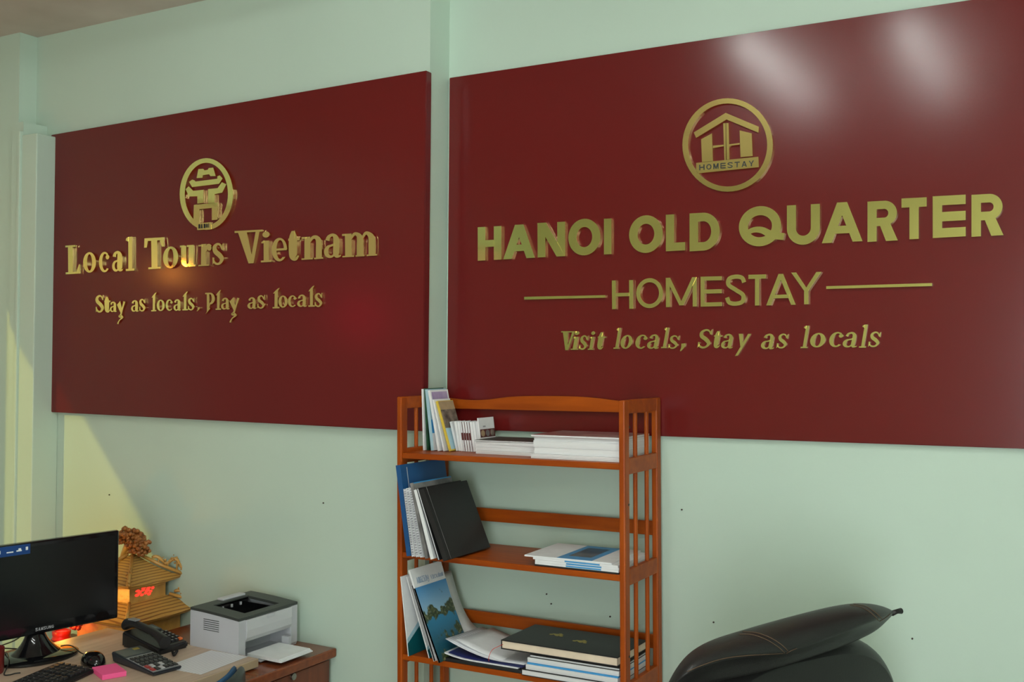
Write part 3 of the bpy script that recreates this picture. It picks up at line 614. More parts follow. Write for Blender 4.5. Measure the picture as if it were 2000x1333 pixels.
M['navy'] = mat('navy_card', (.012, .02, .14), .4)
MB().sheet([[p+Vector((.012, .004, .0012)) for p in r_] for r_ in g], .0010).build('lining', 'navy', t)
t = thing('document', 'printed white papers with curled left corner beside the black guest book', 'paper', MS)
g = [[Vector((-.205+.255*i/10, -.262+.205*j/6+.01*i/10, S3+.0185+.042*max(0, 1-i/7)**1.7*(1-.25*j/6)+.002)) for j in range(7)] for i in range(11)]
MB().sheet(g, .0012).build('top_sheet', 'print', t, smooth=True)
MB().sheet([[p+Vector((.03, .012, -.0016)) for p in r_] for r_ in g], .0010).build('under_sheet', 'paper', t, smooth=True)
ST = ['black hardcover notebook at the bottom of the lower shelf right pile', 'white pad above the bottom black notebook, lower shelf right', 'blue edged brochure in the middle of the lower shelf right pile', 'white pad below the thin dark notebook, lower shelf right', 'thin dark notebook directly under the big black guest book']
z = S3
for k, (th, cv, pg, ct) in enumerate(((.017, 'blackcov', 'pages', .002), (.013, 'paper', 'pages', .0008), (.004, 'lblue', 'lblue', .0008), (.012, 'paper', 'pages', .0008), (.008, 'blackcov', 'pages', .0018))):
    x0 = (.058, .070, .072, .071, .075)[k]
    flat('notebook' if k in (0, 4) else 'pad', ST[k], 'notebook' if k in (0, 4) else 'pad', x0, .346, -.281+.004*k, -.075, z, th, cv, pg, ct, group='pile at the right of the lower shelf'); z += th+.0004
zb = z+.0005
FLp, FRp, BLp = sh(976, 1268, zb), sh(1197, 1303, zb), sh(1060, 1222, zb+.025)
ax = (FRp-FLp); wd = ax.length; ax.normalize(); ay = Vector((-ax.y, ax.x, 0)); dp = .20
t = thing('guest_book', 'big black hardcover book with gold emblems and red ribbon on the lower shelf pile', 'book', MS @ Matrix.Translation(FLp) @ Matrix(((ax.x, ay.x, 0, 0), (ax.y, ay.y, 0, 0), (0, 0, 1, 0), (0, 0, 0, 1))))
wd = min(wd+.03, .36)
b = MB(); b.box(0, 0, 0, wd, dp, .003, bev=.001); b.box(0, 0, .023, wd, dp, .026, bev=.001); b.box(0, .002, .003, .002, dp, .023); b.build('cover', 'blackcov', t)
MB().box(.003, .003, .003, wd-.003, dp-.002, .023).build('pages', 'cream', t)
for cx, cy in ((.115, .125), (.205, .095)):
    b = MB()
    for q in range(9):
        a = q*.7; b.poly([(cx+.020*math.cos(a)*(q % 3+1)/3+.006*math.cos(v), cy+.012*math.sin(a)*(q % 3+1)/3+.005*math.sin(v), .0259+q*.00002) for v in [2*math.pi*s_/8 for s_ in range(8)]], (0, 0, .0004))
    b.build('gold_emblem', 'goldfoil', t)
MB().tube(cat_pts([(.006, .004, .013), (-.004, -.006, .008), (-.016, -.020, .000), (-.022, -.028, -.018), (-.021, -.03, -.030)], n=4), .0008, 6).build('ribbon', 'red', t)
# ---------------------------------------------------------------- nails and plugs in the wall
NT = [(214, 967, WL, 'lowest tiny nail in the sunlit patch left of the bookshelf'), (632, 983, WL, 'small wall plug left of the bookshelf, right of the sun patch'), (1332, 996, 0, 'small wall plug right of the bookshelf top shelf'), (1068, 1161, 0, 'small nail seen through the bookshelf, upper of a pair'), (1077, 1180, 0, 'small nail seen through the bookshelf, lower of a pair'), (1192, 1205, 0, 'small nail seen through the bookshelf beside the right post'), (1394, 1216, 0, 'small nail in the wall above the black chair'), (1782, 1248, 0, 'small nail in the wall right of the black chair')]
for x, y, yw, lb in NT:
    p = at(x, y, 1, yw)
    t = MB(); t.tube([(0, .002, 0), (0, -.003, 0)], .0024, 8); o = t.build('nail', 'knot'); o.location = p; tag(o, lb, 'nail', 'nails in the green wall')
#--PART3--
# ---------------------------------------------------------------- desk, cabinet
DZ, CZ = .765, .735
fc = at(217, 1228, 2, DZ); rc = at(505, 1287, 2, DZ)
dx0, dx1, dyf, dyn = -2.935, -2.254, -.411, -1.75
dk = thing('desk', 'pale wood desk with the computer, its end towards the wall', 'desk', loc=(0, 0, 0))
MB().box(dx0, dyn, DZ-.026, dx1, dyf, DZ-.001, bev=.002).build('edge_band', 'deskedge', dk)
MB().box(dx0+.002, dyn+.002, DZ-.004, dx1-.002, dyf-.002, DZ).build('desktop', 'desk', dk)
for sx in (dx0+.03, dx1-.055):
    for sy in (dyn+.03, -1.20): MB().box(sx, sy, 0, sx+.025, sy+.05, DZ-.026).build('leg', 'desk', dk)
cb = thing('cabinet', 'low red-brown wooden cabinet along the wall under the printer', 'cabinet', loc=(0, 0, 0))
cx0, cx1, cy0, cy1 = -2.83, -2.192, -.560, -.113
MB().box(cx0, cy0, CZ-.030, cx1, cy1, CZ, bev=.006, seg=3).build('top', 'cabtop', cb)
MB().box(cx0+.02, cy0+.02, .0, cx1-.028, cy1-.01, CZ-.030).build('body', 'cab', cb)
MB().box(cx1-.028, cy0+.03, .40, cx1-.014, cy1-.02, CZ-.036, bev=.003).build('drawer_front', 'cab', cb)
MB().box(cx1-.028, cy0+.03, .05, cx1-.014, cy1-.02, .39, bev=.003).build('door', 'cab', cb)
lk = at(571, 1322, 0, cx1-.014)
MB().tube([(cx1-.0145, lk.y, lk.z), (cx1-.006, lk.y, lk.z)], .0105, 16).tube([(cx1-.0061, lk.y, lk.z), (cx1-.005, lk.y, lk.z)], .006, 12).build('lock', 'steel', cb, smooth='angle')
# ---------------------------------------------------------------- printer
PX = -2.331
yB = at(580, 1250, 0, PX).y; yA = at(466, 1250, 0, PX).y
xL = at(372, 1200, 1, yA).x
W_, D_ = yB-yA, PX-xL
pr = thing('printer', 'grey laser printer with dark top on the cabinet beside the desk', 'printer', Matrix.Translation((PX, yA, CZ+.001)))
hb, hf = at(372, 1187, 1, yA).z-CZ, at(466, 1211, 0, PX).z-CZ
def pprof(k): return hb+(hf-hb)*k**1.6          # top line, back to front
b = MB(); N = 14
prof = [(-D_, 0), (-.004, 0)]+[(0, .01), (0, hf-.012), (-.004, hf-.004)]+[(-D_*k/N, pprof(1-k/N)-.002) for k in range(1, N+1)]
b.poly([(x, 0, z) for x, z in prof], (0, .030, 0)); b.build('side_cover', 'greyplast', pr)
MB().poly([(x, W_-.030, z) for x, z in prof], (0, .030, 0)).build('side_cover', 'greyplast', pr)
b = MB(); b.box(-D_+.001, .0301, .001, -.09, W_-.0301, hf-.055); b.box(-D_+.001, .0301, hf-.055, -D_+.02, W_-.0301, hb-.012); b.box(-.09, .0301, .001, -.02, W_-.0301, .006)
b.build('body', 'greyplast', pr)
zt = .058                                          # slot height
b = MB(); fp = [(.004, hf-.010), (.006, hf*.7), (.004, zt+.016), (-.004, zt+.003), (-.014, zt), (-.088, zt), (-.088, hf-.03), (-.03, hf-.010)]
b.poly([(x, .031, z) for x, z in fp], (0, W_-.062, 0)); b.build('front_cover', 'greyplast2', pr)
MB().box(.0052, W_*.45, hf-.020, .0066, W_*.58, hf-.0105).build('cover_grip', 'greyplast', pr)
b = MB()                                           # dark top frame round the output bay
def topstrip(y0, y1, k0, k1, n=12):
    pts = []
    for q in range(n+1): k = k0+(k1-k0)*q/n; pts.append((-D_*(1-k), pprof(k)))
    b.poly([(x, y0, z+.0005) for x, z in pts]+[(x, y0, z-.008) for x, z in pts[::-1]], (0, y1-y0, 0))
topstrip(-.0005, .055, 0, 1); topstrip(W_-.055, W_+.0005, 0, 1); topstrip(.055, W_-.055, 0, .20, 4); topstrip(.055, W_-.055, .86, 1, 4)
b.build('top_frame', 'darktop', pr)
b = MB(); pts = [(-D_*.82, pprof(.18)-.050), (-D_*.45, pprof(.5)-.045), (-D_*.14, pprof(.86)-.006)]
b.poly([(x, .055, z) for x, z in pts]+[(x, .055, z-.004) for x, z in pts[::-1]], (0, W_-.11, 0))
b.box(-D_*.83, .055, pprof(.18)-.052, -D_*.80, W_-.055, pprof(.18)-.004); b.box(-D_*.82, .0545, .075, -D_*.14, .056, hf-.010); b.box(-D_*.82, W_-.056, .075, -D_*.14, W_-.0545, hf-.010)
b.build('output_bay', 'gloss', pr)
for k in range(3): MB().box(-D_*.80, W_*(.35+.15*k), pprof(.18)-.022, -D_*.78, W_*(.35+.15*k)+.006, pprof(.18)-.012).build('eject_roller', 'greyplast', pr)
MB().box(-D_*.99, W_*.42, pprof(.1)+.0004, -D_*.86, W_*.80, pprof(.04)+.007, bev=.002).build('rear_lid', 'greyplast2', pr)
b = MB()
for k in range(6): b.box(-D_*.72, -.0008, hf*.86-k*.0065, -D_*.40, .0004, hf*.86-k*.0065+.0018)
b.build('side_vent', 'darktop', pr)
b = MB(); b.box(-.01, .045, .004, .05, W_-.05, .008); b.box(-.01, W_-.062, .008, .02, W_-.050, .040); b.build('paper_tray', 'greyplast', pr)
pz = CZ+.0105
pA, pC, pR = at(538, 1303, 2, pz), at(478, 1284, 2, pz), at(622, 1268, 2, pz)
t = thing('paper_stack', 'stack of blank white paper in the printer tray, overhanging the cabinet', 'paper', loc=(0, 0, 0))
x1 = min(pA.x, pR.x); x1 = (pA.x+pR.x)/2
for k in range(3):
    j = .004*k
    MB().box(PX-.013, yA+.052, pz+.001+k*.0034, x1-j, yA+W_-.068-j*.5, pz+.0042+k*.0034).build('sheets', 'paper', t)
# ---------------------------------------------------------------- golden pagoda lamp on the cabinet behind the desk
TZ = .600
PC = Vector((-3.035, -.225, CZ+.001))
pg = thing('pagoda_lamp', 'golden pagoda shaped lamp with red lit window behind the monitor', 'lamp', Matrix.Translation(PC))
hw = .080
sd = thing('side_table', 'low wooden side table behind the desk under the pagoda lamp', 'table', loc=(0, 0, 0))
MB().box(-3.50, -.44, TZ-.025, -2.845, -.113, TZ, bev=.003).build('top', 'cab', sd)
for lx in (-3.48, -2.895):
    for ly in (-.42, -.15): MB().box(lx, ly, 0, lx+.03, ly+.03, TZ-.025).build('leg', 'cab', sd)
ZB = TZ-CZ
MB().box(-.13, -.13, ZB, .13, .105, .040, bev=.003).build('lower_storey', 'resin', pg)
MB().box(-.16, -.16, ZB, .16, .108, ZB+.03, bev=.003).build('base', 'resin', pg)
def hiproof(z0, z1, r0, r1, m, name, n=5):
    b = MB(); rs = []
    for k in range(n+1):
        f_ = k/n; r = r0+(r1-r0)*f_; z = z0+(z1-z0)*f_**1.25
        rs.append([(sx*r, sy*r, z+(.010*(1-f_)**2)) if q % 2 == 0 else (sx*r, sy*r, z) for q, (sx, sy) in enumerate(((-1, -1), (0, -1), (1, -1), (1, 0), (1, 1), (0, 1), (-1, 1), (-1, 0)))])
    rs.insert(0, [(x*.96, y*.96, z-.010) for x, y, z in rs[0]])
    b.rings(rs); return b.build(name, m, pg)
hiproof(.036, .085, .175, .085, 'thatch', 'lower_roof')
MB().box(-hw, -hw, .080, hw, hw, .150, bev=.002).build('upper_storey', 'resin', pg)
hiproof(.146, .236, .118, .006, 'thatch', 'upper_roof')
for s1, s2 in ((1, 1), (1, -1), (-1, 1), (-1, -1)):
    for nm, (ra, za, rb, zb_) in (('hip_ridge', (.012, .238, .121, .160)), ('hip_ridge', (.088, .090, .178, .049))):
        MB().tube([(s1*ra, s2*ra, za), (s1*(ra+rb)/2, s2*(ra+rb)/2, (za*.45+zb_*.55)), (s1*rb, s2*rb, zb_)], .0062, 8).build(nm, 'resin', pg, smooth=True)
def dragon(p, q, h, seed):
    rnd = random.Random(seed); b = MB(); p, q = Vector(p), Vector(q)
    pts = []
    for k in range(15):
        f_ = k/14; c = p.lerp(q, f_); pts.append(c+Vector((0, 0, h*(.42+.22*math.sin(f_*11))*(.45+.95*f_))))
    b.tube(pts, [.004+.003*abs(math.sin(k*1.3)) for k in range(15)], 6)
    for k in range(34):
        c = pts[rnd.randrange(3, 15)]; b.ball(c+Vector((rnd.uniform(-.009, .009), rnd.uniform(-.009, .009), rnd.uniform(-h*.3, h*.30))), rnd.uniform(.002, .0048), sub=1)
    for k in (3, 7, 11): b.tube([pts[k], p.lerp(q, k/14)], .003, 5)
    return b.build('dragon_ornament', 'resin', pg, smooth=True)
dragon((.045, .045, .212), (.123, .123, .162), .055, 3); dragon((.06, -.06, .195), (.122, -.122, .160), .03, 9); dragon((-.05, -.05, .205), (-.122, -.122, .16), .04, 4)
dragon((.095, .105, .088), (.178, .178, .052), .040, 5)
rnd = random.Random(11)
b = MB()                                           # carved window lit red from inside
for k in range(13):
    a = k*2.4; r_ = math.sqrt((k+.5)/13)
    b.ball((hw+.0002, -.012+.043*r_*math.cos(a), .118+.017*r_*math.sin(a)), .0012, .0105-.003*(k % 3)/2, .0058-.0012*(k % 2), 2)
b.build('red_window', 'redglow', pg)
b = MB()
for k in range(150):
    a = rnd.random()*6.28; r = .066*math.sqrt(rnd.random())
    b.ball((-.030+r*math.cos(a), r*.8*math.sin(a), .290+.040*(1-(r/.07)**2)*rnd.uniform(-.8, 1)), rnd.uniform(.006, .011), sub=1)
for k in range(60): b.ball((.036+rnd.uniform(-.028, .030), rnd.uniform(-.024, .024), .262+rnd.uniform(-.022, .024)), rnd.uniform(.006, .010), sub=1)
b.build('tree_crown', 'foliage', pg, smooth=True)
MB().tube(cat_pts([(-.085, .01, .05), (-.07, 0, .16), (-.045, 0, .235), (-.02, 0, .28)], n=4), .012, 8).tube([(-.045, 0, .235), (.02, 0, .258)], .007, 6).build('tree_trunk', 'resin', pg, smooth=True)
b = MB()                                           # red carving under the front eave
for k in range(34): b.ball((-.185+.0042*k+rnd.uniform(-.004, .004), -.178+rnd.uniform(-.006, .006), .018+rnd.uniform(-.020, .012)), rnd.uniform(.005, .009), sub=1)
b.build('red_carving', 'redcup', pg, smooth=True)
# lotus shaped red cup
cpos = Vector((at(120, 1245, 1, -.36).x, -.36, TZ+.001))
t = thing('red_cup', 'small red lit cup behind the desk, left of the pagoda lamp', 'cup', Matrix.Translation(cpos))
zq = at(120, 1232, 1, -.36).z-TZ
MB().lathe([(.001, 0), (.026, 0), (.027, .006), (.012, .012), (.011, zq-.045), (.022, zq-.040), (.030, zq-.034), (.033, zq-.026), (.029, zq-.021), (.031, zq-.016), (.032, zq-.003), (.028, zq), (.024, zq-.002), (.022, zq-.030), (.001, zq-.032)], n=28).build('bowl', 'redcup', t, smooth=True)
MB().lathe([(.001, zq-.031), (.021, zq-.029), (.022, zq-.007), (.001, zq-.005)], n=20).build('candle', 'redglow', t, smooth=True)
light('pagoda_glow', 'POINT', 1.3, (1, .42, .06), (PC.x-.10, PC.y-.215, CZ+.078), shadow_soft_size=.02)
light('cup_glow', 'POINT', .14, (1, .06, .02), (cpos.x+.07, cpos.y-.05, TZ+zq+.01), shadow_soft_size=.015)
# ---------------------------------------------------------------- monitor
mb_ = at(75, 1283, 2, DZ); ang = math.radians(80)
mo = thing('monitor', 'black flat screen monitor on the desk, turned to the right', 'monitor', Matrix.Translation((mb_.x, mb_.y, DZ+.0006)) @ Matrix.Rotation(ang, 4, 'Z'))
# local: x along the screen, -y towards the viewer side
z0, z1, xr, xl_ = .836-DZ, 1.119-DZ, .254, -.254
b = MB(); b.box(xl_, -.012, z0, xr, .014, z1, bev=.005, seg=3); b.box(xl_+.05, .012, z0+.04, xr-.05, .045, z1-.05, bev=.012); b.build('housing', 'gloss', mo)
MB().box(xl_+.014, -.0126, z0+.030, xr-.014, -.0118, z1-.014).build('screen', 'screen', mo)
for k, ch in enumerate('SAMSUNG'):
    b = MB(); lx = .0084*k-.016; hh = .0095; wd = .0068
    src = 'S' if ch == 'S' else ch
    pcs = sans(src, .8, .2) if ch != 'G' else [('b', ell(.5, .5, .5, .5, 40, 330), ell(.5, .5, .25, .3, 40, 330)), R(.5, .35, 1, .52)]
    for i_, pc in enumerate(pcs):
        f3 = lambda p: (lx+p[0]*wd, -.0122-i_*.00003, z0+.010+p[1]*hh)
        if pc[0] == 'p': b.poly([f3(p) for p in pc[1]], (0, .0005, 0))
        elif pc[0] in 'bc': b.band([f3(p) for p in pc[1]], [f3(p) for p in pc[2]], (0, .0005, 0), pc[0] == 'c')
        else:
            pp = cat_pts(pc[1], n=4); o, i = [], []
            for q in range(len(pp)):
                a, c = pp[max(q-1, 0)], pp[min(q+1, len(pp)-1)]
                ddx, ddy = (c[0]-a[0])*.8, c[1]-a[1]; d = math.hypot(ddx, ddy) or 1; h2 = pp[q][2]/2
                o.append((pp[q][0]-ddy/d*h2/.8, pp[q][1]+ddx/d*h2)); i.append((pp[q][0]+ddy/d*h2/.8, pp[q][1]-ddx/d*h2))
            b.band([f3(p) for p in o], [f3(p) for p in i], (0, .0005, 0))
    b.build('logo_letter', 'logo', mo)
st = MB().box(xl_+.002, -.0128, z1-.034, -.036, -.0119, z1-.004, bev=.0003).build('sticker', 'lblue', mo)
M['deepblue'] = mat('deep_blue_label', (.008, .05, .20), .35)
st.data.materials[0] = M['deepblue']
for x0, x1, a0, a1 in ((-.050, -.043, .014, .024), (-.078, -.062, .013, .017), (-.072, -.064, .017, .022), (-.107, -.087, .012, .0155), (-.16, -.125, .012, .022)):
    MB().box(x0, -.0131, z1-.036+a0, x1, -.0127, z1-.036+a1).build('printed_mark', 'white', st)
rs = []
for k in range(13):
    f_ = k/12; z = .010+f_*(z0+.05-.010); r = .050*(1-f_)**3+.0235; ry = .042*(1-f_)**3+.015
    rs.append([(r*math.cos(2*math.pi*q/28), .028-.012*(1-f_)+ry*math.sin(2*math.pi*q/28), z) for q in range(28)])
MB().rings(rs).build('neck', 'gloss', mo, smooth='angle')
MB().rings([[(-.010+rx*math.cos(2*math.pi*q/40), -.012+ry*math.sin(2*math.pi*q/40), z) for q in range(40)] for rx, ry, z in ((.118, .088, 0), (.123, .093, .003), (.123, .093, .008), (.119, .089, .0105))]).build('base', 'gloss', mo, smooth='angle')
# ---------------------------------------------------------------- small things on the desk
def quad(a, b_, d, z):
    A, B, D = at(*a, 2, z), at(*b_, 2, z), at(*d, 2, z)
    x = B-A; wdt = x.length; x.normalize(); y = Vector((-x.y, x.x, 0)); dep = (D-A).dot(y)
    if dep < 0: y, dep = -y, -dep
    return A, x, y, wdt, dep
def frame(A, x, y, z): zz = Vector((0, 0, 1)); return Matrix(((x.x, y.x, 0, A.x), (x.y, y.y, 0, A.y), (0, 0, 1, z), (0, 0, 0, 1)))
# telephone
A, x, y, wd, dp = quad((310, 1280), (369, 1263), (259, 1256), DZ+.004)
ph = thing('telephone', 'black desk telephone with corded handset near the pagoda lamp', 'telephone', frame(A, x, y, DZ+.0005))
zf, zk = .020, .050
def phz(v): return zf+(zk-zf)*v
b = MB(); b.rings([[(0, 0, 0), (wd, 0, 0), (wd, dp, 0), (0, dp, 0)], [(0, 0, zf), (wd, 0, zf), (wd, dp, zk), (0, dp, zk)]])
bmesh.ops.bevel(b.bm, geom=list(b.bm.edges), offset=.006, segments=3, affect='EDGES'); b.build('body', 'bplast', ph, smooth='angle')
sl2 = (zk-zf)/dp
def onph(u0_, v0, u1_, v1, h, nm, m, lift=.0004, bev=.0012):
    b = MB(); b.box(u0_*wd, v0*dp, -.002, u1_*wd, v1*dp, h, bev=bev)
    for v in b.bm.verts: v.co.z += zf+sl2*v.co.y+lift
    return b.build(nm, m, ph)
onph(.46, .66, .92, .92, .004, 'display_frame', 'calcdark'); onph(.52, .70, .86, .88, .0046, 'display', 'lcd', bev=.0003)
for r_ in range(5):
    for c in range(4):
        o = onph(.44+.135*c, .12+.095*r_, .44+.135*c+.10, .12+.095*r_+.062, .005, 'key', 'orange' if (r_ == 0 and c == 3) else 'key')
        if not (r_ == 0 and c == 3):
            b = MB(); b.box(.47*wd+.135*c*wd, (.14+.095*r_)*dp, .0, .47*wd+.135*c*wd+.004, (.14+.095*r_)*dp+.0028, .0056)
            for v in b.bm.verts: v.co.z += zf+sl2*v.co.y
            b.build('key_print', 'keywhite', o)
hs = []
for k in range(17):
    f_ = k/16; yy = -.002+f_*(dp+.004); e = abs(2*f_-1)
    zc_ = zf+sl2*yy+.028-.012*e**3+.004; rx = .015+.007*e**4; rz = .010+.009*e**4
    hs.append([(.19*wd+rx*math.cos(2*math.pi*q/16), yy, zc_+rz*math.sin(2*math.pi*q/16)-.004*e**4) for q in range(16)])
hd = MB().rings(hs).build('handset', 'bplast', ph, smooth='angle')
MB().box(.19*wd-.010, dp*.72, zf+sl2*dp*.72+.042, .19*wd+.010, dp*.92, zf+sl2*dp*.92+.041, bev=.001).build('handset_label', 'calcface', hd)
pts = []
for k in range(120):
    f_ = k/119; a = f_*2*math.pi*14; c = Vector((.35*wd+.02*f_-.03*math.sin(f_*3), -.014-.030*math.sin(f_*math.pi), .0065)); pts.append(c+Vector((.003*f_, .0045*math.cos(a), .0045*math.sin(a))))
MB().tube(pts, .0014, 5).build('coiled_cord', 'rubber', ph, smooth=True)
# calculator
A, x, y, wd, dp = quad((299, 1318), (357, 1303), (240, 1283), DZ+.008)
ca = thing('calculator', 'dark desktop calculator with tilted display, in front of the telephone', 'calculator', frame(A, x, y, DZ+.0006))
zf, zk = .010, .030
b = MB(); b.rings([[(.004, .004, 0), (wd-.004, .004, 0), (wd-.004, dp-.004, 0), (.004, dp-.004, 0)], [(0, 0, zf), (wd, 0, zf), (wd, dp, zk), (0, dp, zk)]])
bmesh.ops.bevel(b.bm, geom=list(b.bm.edges), offset=.003, segments=2, affect='EDGES'); b.build('shell', 'calcdark', ca, smooth='angle')
sl2 = (zk-zf)/dp
def onca(u0_, v0, u1_, v1, h, nm, m, bev=.0006):
    b = MB(); b.box(u0_*wd, v0*dp, -.001, u1_*wd, v1*dp, h, bev=bev)
    for v in b.bm.verts: v.co.z += zf+sl2*v.co.y
    return b.build(nm, m, ca)
onca(.04, .03, .96, .66, .0012, 'face_plate', 'calcface'); onca(.06, .70, .94, .96, .0014, 'display', 'lcd'); onca(.60, .86, .80, .93, .0018, 'maker_mark', 'goldfoil', .0002)
for r_ in range(5):
    for c in range(6):
        m = 'redkey' if (c == 0 and r_ < 2) else ('keywhite' if c in (1, 2, 3) and r_ in (0, 1) and (c+r_) % 2 == 0 else 'key')
        onca(.07+.15*c, .06+.115*r_, .07+.15*c+.115, .06+.115*r_+.082, .0042, 'key', m)
# pink notes
A, x, y, wd, dp = quad((199.5, 1328), (247, 1319.5), (178, 1312), DZ+.003)
t = thing('sticky_note_pad', 'bright pink pad of sticky notes at the front of the desk', 'notepad', frame(A, x, y, DZ+.0005))
MB().box(0, 0, 0, wd, dp, .014, bev=.0006).build('note_block', 'pink', t)
# printed sheet lying on the desk corner
A, x, y, wd, dp = quad((393, 1319), (484, 1284), (352, 1293), DZ)
t = thing('document', 'printed grey white sheet taped flat on the desk corner', 'paper', frame(A, x, y, DZ+.0004))
MB().box(0, 0, 0, wd, dp, .0007).build('sheet', 'print', t)
# mouse
p = at(182, 1297, 2, DZ)
t = thing('mouse', 'glossy black computer mouse between monitor and calculator', 'mouse', Matrix.Translation((p.x, p.y, DZ+.0006)) @ Matrix.Rotation(math.radians(66), 4, 'Z'))
rs = []
for k in range(9):
    f_ = k/8; z = .034*math.sin(f_*math.pi/2); r = math.cos(f_*math.pi/2)**.6 if k < 8 else .02
    rs.append([(.034*r*math.cos(2*math.pi*q/28), .056*r*math.sin(2*math.pi*q/28)-.004*f_, z) for q in range(28)])
MB().rings(rs).build('shell', 'gloss', t, smooth=True)
MB().tube([(0, .028, .0235), (0, .040, .019)], .0035, 8).build('wheel', 'darktop', t, smooth=True)
mw = Matrix.Translation((p.x, p.y, DZ)) @ Matrix.Rotation(math.radians(66), 4, 'Z')
c0 = at(150, 1273, 2, DZ+.004)
MB().tube(cat_pts([tuple(t.matrix_world.inverted() @ q) for q in (mw @ Vector((0, .054, .012)), at(158, 1276, 2, DZ+.020), at(144, 1264, 2, DZ+.021), at(130, 1261, 2, DZ+.019), at(119, 1263, 2, DZ+.015))], n=6), .0019, 6).build('cord', 'rubber', t, smooth=True)
# keyboard
A = at(187, 1307, 2, DZ+.012); B = at(139, 1290, 2, DZ+.012); Cn = at(130, 1333, 2, DZ+.012)
x = (Cn-A); x.z = 0; x.normalize(); y = Vector((x.y, -x.x, 0)); dp = abs((B-A).dot(y))
if (B-A).dot(y) < 0: y = -y
dp = min(max(dp, .13), .16)
mxk = Matrix(((-x.x, y.x, 0, A.x+x.x*.44), (-x.y, y.y, 0, A.y+x.y*.44), (0, 0, 1, DZ+.0006), (0, 0, 0, 1)))
kb = thing('keyboard', 'black computer keyboard in front of the monitor', 'keyboard', mxk)
b = MB(); b.rings([[(0, 0, 0), (.44, 0, 0), (.44, dp, 0), (0, dp, 0)], [(0, 0, .010), (.44, 0, .010), (.44, dp, .020), (0, dp, .020)]])
bmesh.ops.bevel(b.bm, geom=list(b.bm.edges), offset=.004, segments=2, affect='EDGES'); b.build('body', 'bplast', kb, smooth='angle')
b = MB(); b.box(0, 0, 0, .0165, .0165, .0075, bev=.0015); key0 = b.build('key', 'key', kb)
b = MB(); b.box(.004, .010, .0074, .0065, .0125, .0078); kp0 = b.build('key_print', 'logo', key0)
first = True
for r_ in range(5):
    for c in range(20):
        kx = .012+c*.0208+(.008 if c > 15 else 0)
        ky = .016+r_*(dp-.030)/5
        if first: ko = key0; kp = kp0; first = False
        else:
            ko = key0.copy(); COL.objects.link(ko); ko.parent = kb
            kp = kp0.copy(); COL.objects.link(kp); kp.parent = ko
        ko.location = (kx, ky, .0095+.010*ky/dp)
# loose cables at the left edge and the red mug
t = thing('power_cable', 'thin black cable hanging behind the monitor at the left', 'cable', loc=(0, 0, 0))
MB().tube(cat_pts([at(-40, 1280, 1, -.62), at(0, 1263, 1, -.62), at(28, 1252, 1, -.64), at(45, 1240, 1, -.66)], n=6), .0022, 6).build('cable', 'rubber', t, smooth=True)
t = thing('video_cable', 'black cable lying along the desk edge to the monitor stand', 'cable', loc=(0, 0, 0))
MB().tube(cat_pts([at(-40, 1268, 2, DZ+.003), at(0, 1267, 2, DZ+.003), at(28, 1268, 2, DZ+.003), at(48, 1269, 2, DZ+.003)], n=6), .0022, 6).build('cable', 'rubber', t, smooth=True)
t = thing('keyboard_cable', 'looped black cable beside the monitor foot at the left edge', 'cable', loc=(0, 0, 0))
MB().tube(cat_pts([at(-30, 1277, 2, DZ+.003), at(2, 1276, 2, DZ+.003), at(14, 1277, 2, DZ+.019), at(16.5, 1288, 2, DZ+.020), at(15, 1302, 2, DZ+.020), at(8, 1318, 2, DZ+.004), at(18, 1319, 2, DZ+.003), at(30, 1316, 2, DZ+.003), at(40, 1315, 2, DZ+.003)], n=6), .0019, 6).build('cable', 'rubber', t, smooth=True)
p = at(-17, 1316, 2, DZ)
t = thing('red_mug', 'dark red mug cut off by the left edge of the picture', 'mug', Matrix.Translation((p.x, p.y, DZ+.0006)))
MB().lathe([(.001, 0), (.031, 0), (.033, .004), (.034, .072), (.032, .073), (.030, .070), (.029, .006), (.001, .005)], n=32).build('cup', mat('dark_red_glaze', (.17, .012, .012), .3), t, smooth='angle')
# ---------------------------------------------------------------- blue backed chair at the desk
cp = at(464, 1285, 0, -2.165)
dd = Vector((.34, -.94, 0)).normalized(); nn = Vector((-dd.y, dd.x, 0))
oc = thing('office_chair', 'blue backed office chair with black shell, only its top corner showing at the desk', 'chair', Matrix(((dd.x, nn.x, 0, cp.x), (dd.y, nn.y, 0, cp.y), (0, 0, 1, 0), (0, 0, 0, 1))))
ht = cp.z
def backpts(off):
    rs = []
    for k in range(9):
        f_ = k/8; z = ht-.40+.40*f_; rs.append([])
        for q in range(9):
            u_ = -1+q/4; wv = .21*(1-.10*max(0, f_-.75)**2*16)
            rs[-1].append(Vector((.195+wv*u_, off-.045*u_*u_+.03*f_, z-(.020*abs(u_)**5 if k == 8 else 0))))
    return rs
def slab(rs, th):
    b = MB(); V = b.bm.verts.new; a = [[V(p) for p in r_] for r_ in rs]; c = [[V(p+Vector((0, th, 0))) for p in r_] for r_ in rs]; n, m_ = len(rs), len(rs[0]); f4 = b.bm.faces.new
    for i in range(n-1):
        for j in range(m_-1): f4((a[i][j], a[i][j+1], a[i+1][j+1], a[i+1][j])); f4((c[i+1][j], c[i+1][j+1], c[i][j+1], c[i][j]))
    for i in range(n-1): f4((a[i][0], a[i+1][0], c[i+1][0], c[i][0])); f4((a[i+1][-1], a[i][-1], c[i][-1], c[i+1][-1]))
    for j in range(m_-1): f4((a[0][j+1], a[0][j], c[0][j], c[0][j+1])); f4((a[-1][j], a[-1][j+1], c[-1][j+1], c[-1][j]))
    return b
slab(backpts(0), .018).build('backrest', 'chairblue', oc, smooth=True, sub=1)
slab(backpts(.0185), .024).build('back_shell', 'bplast', oc, smooth=True, sub=1)
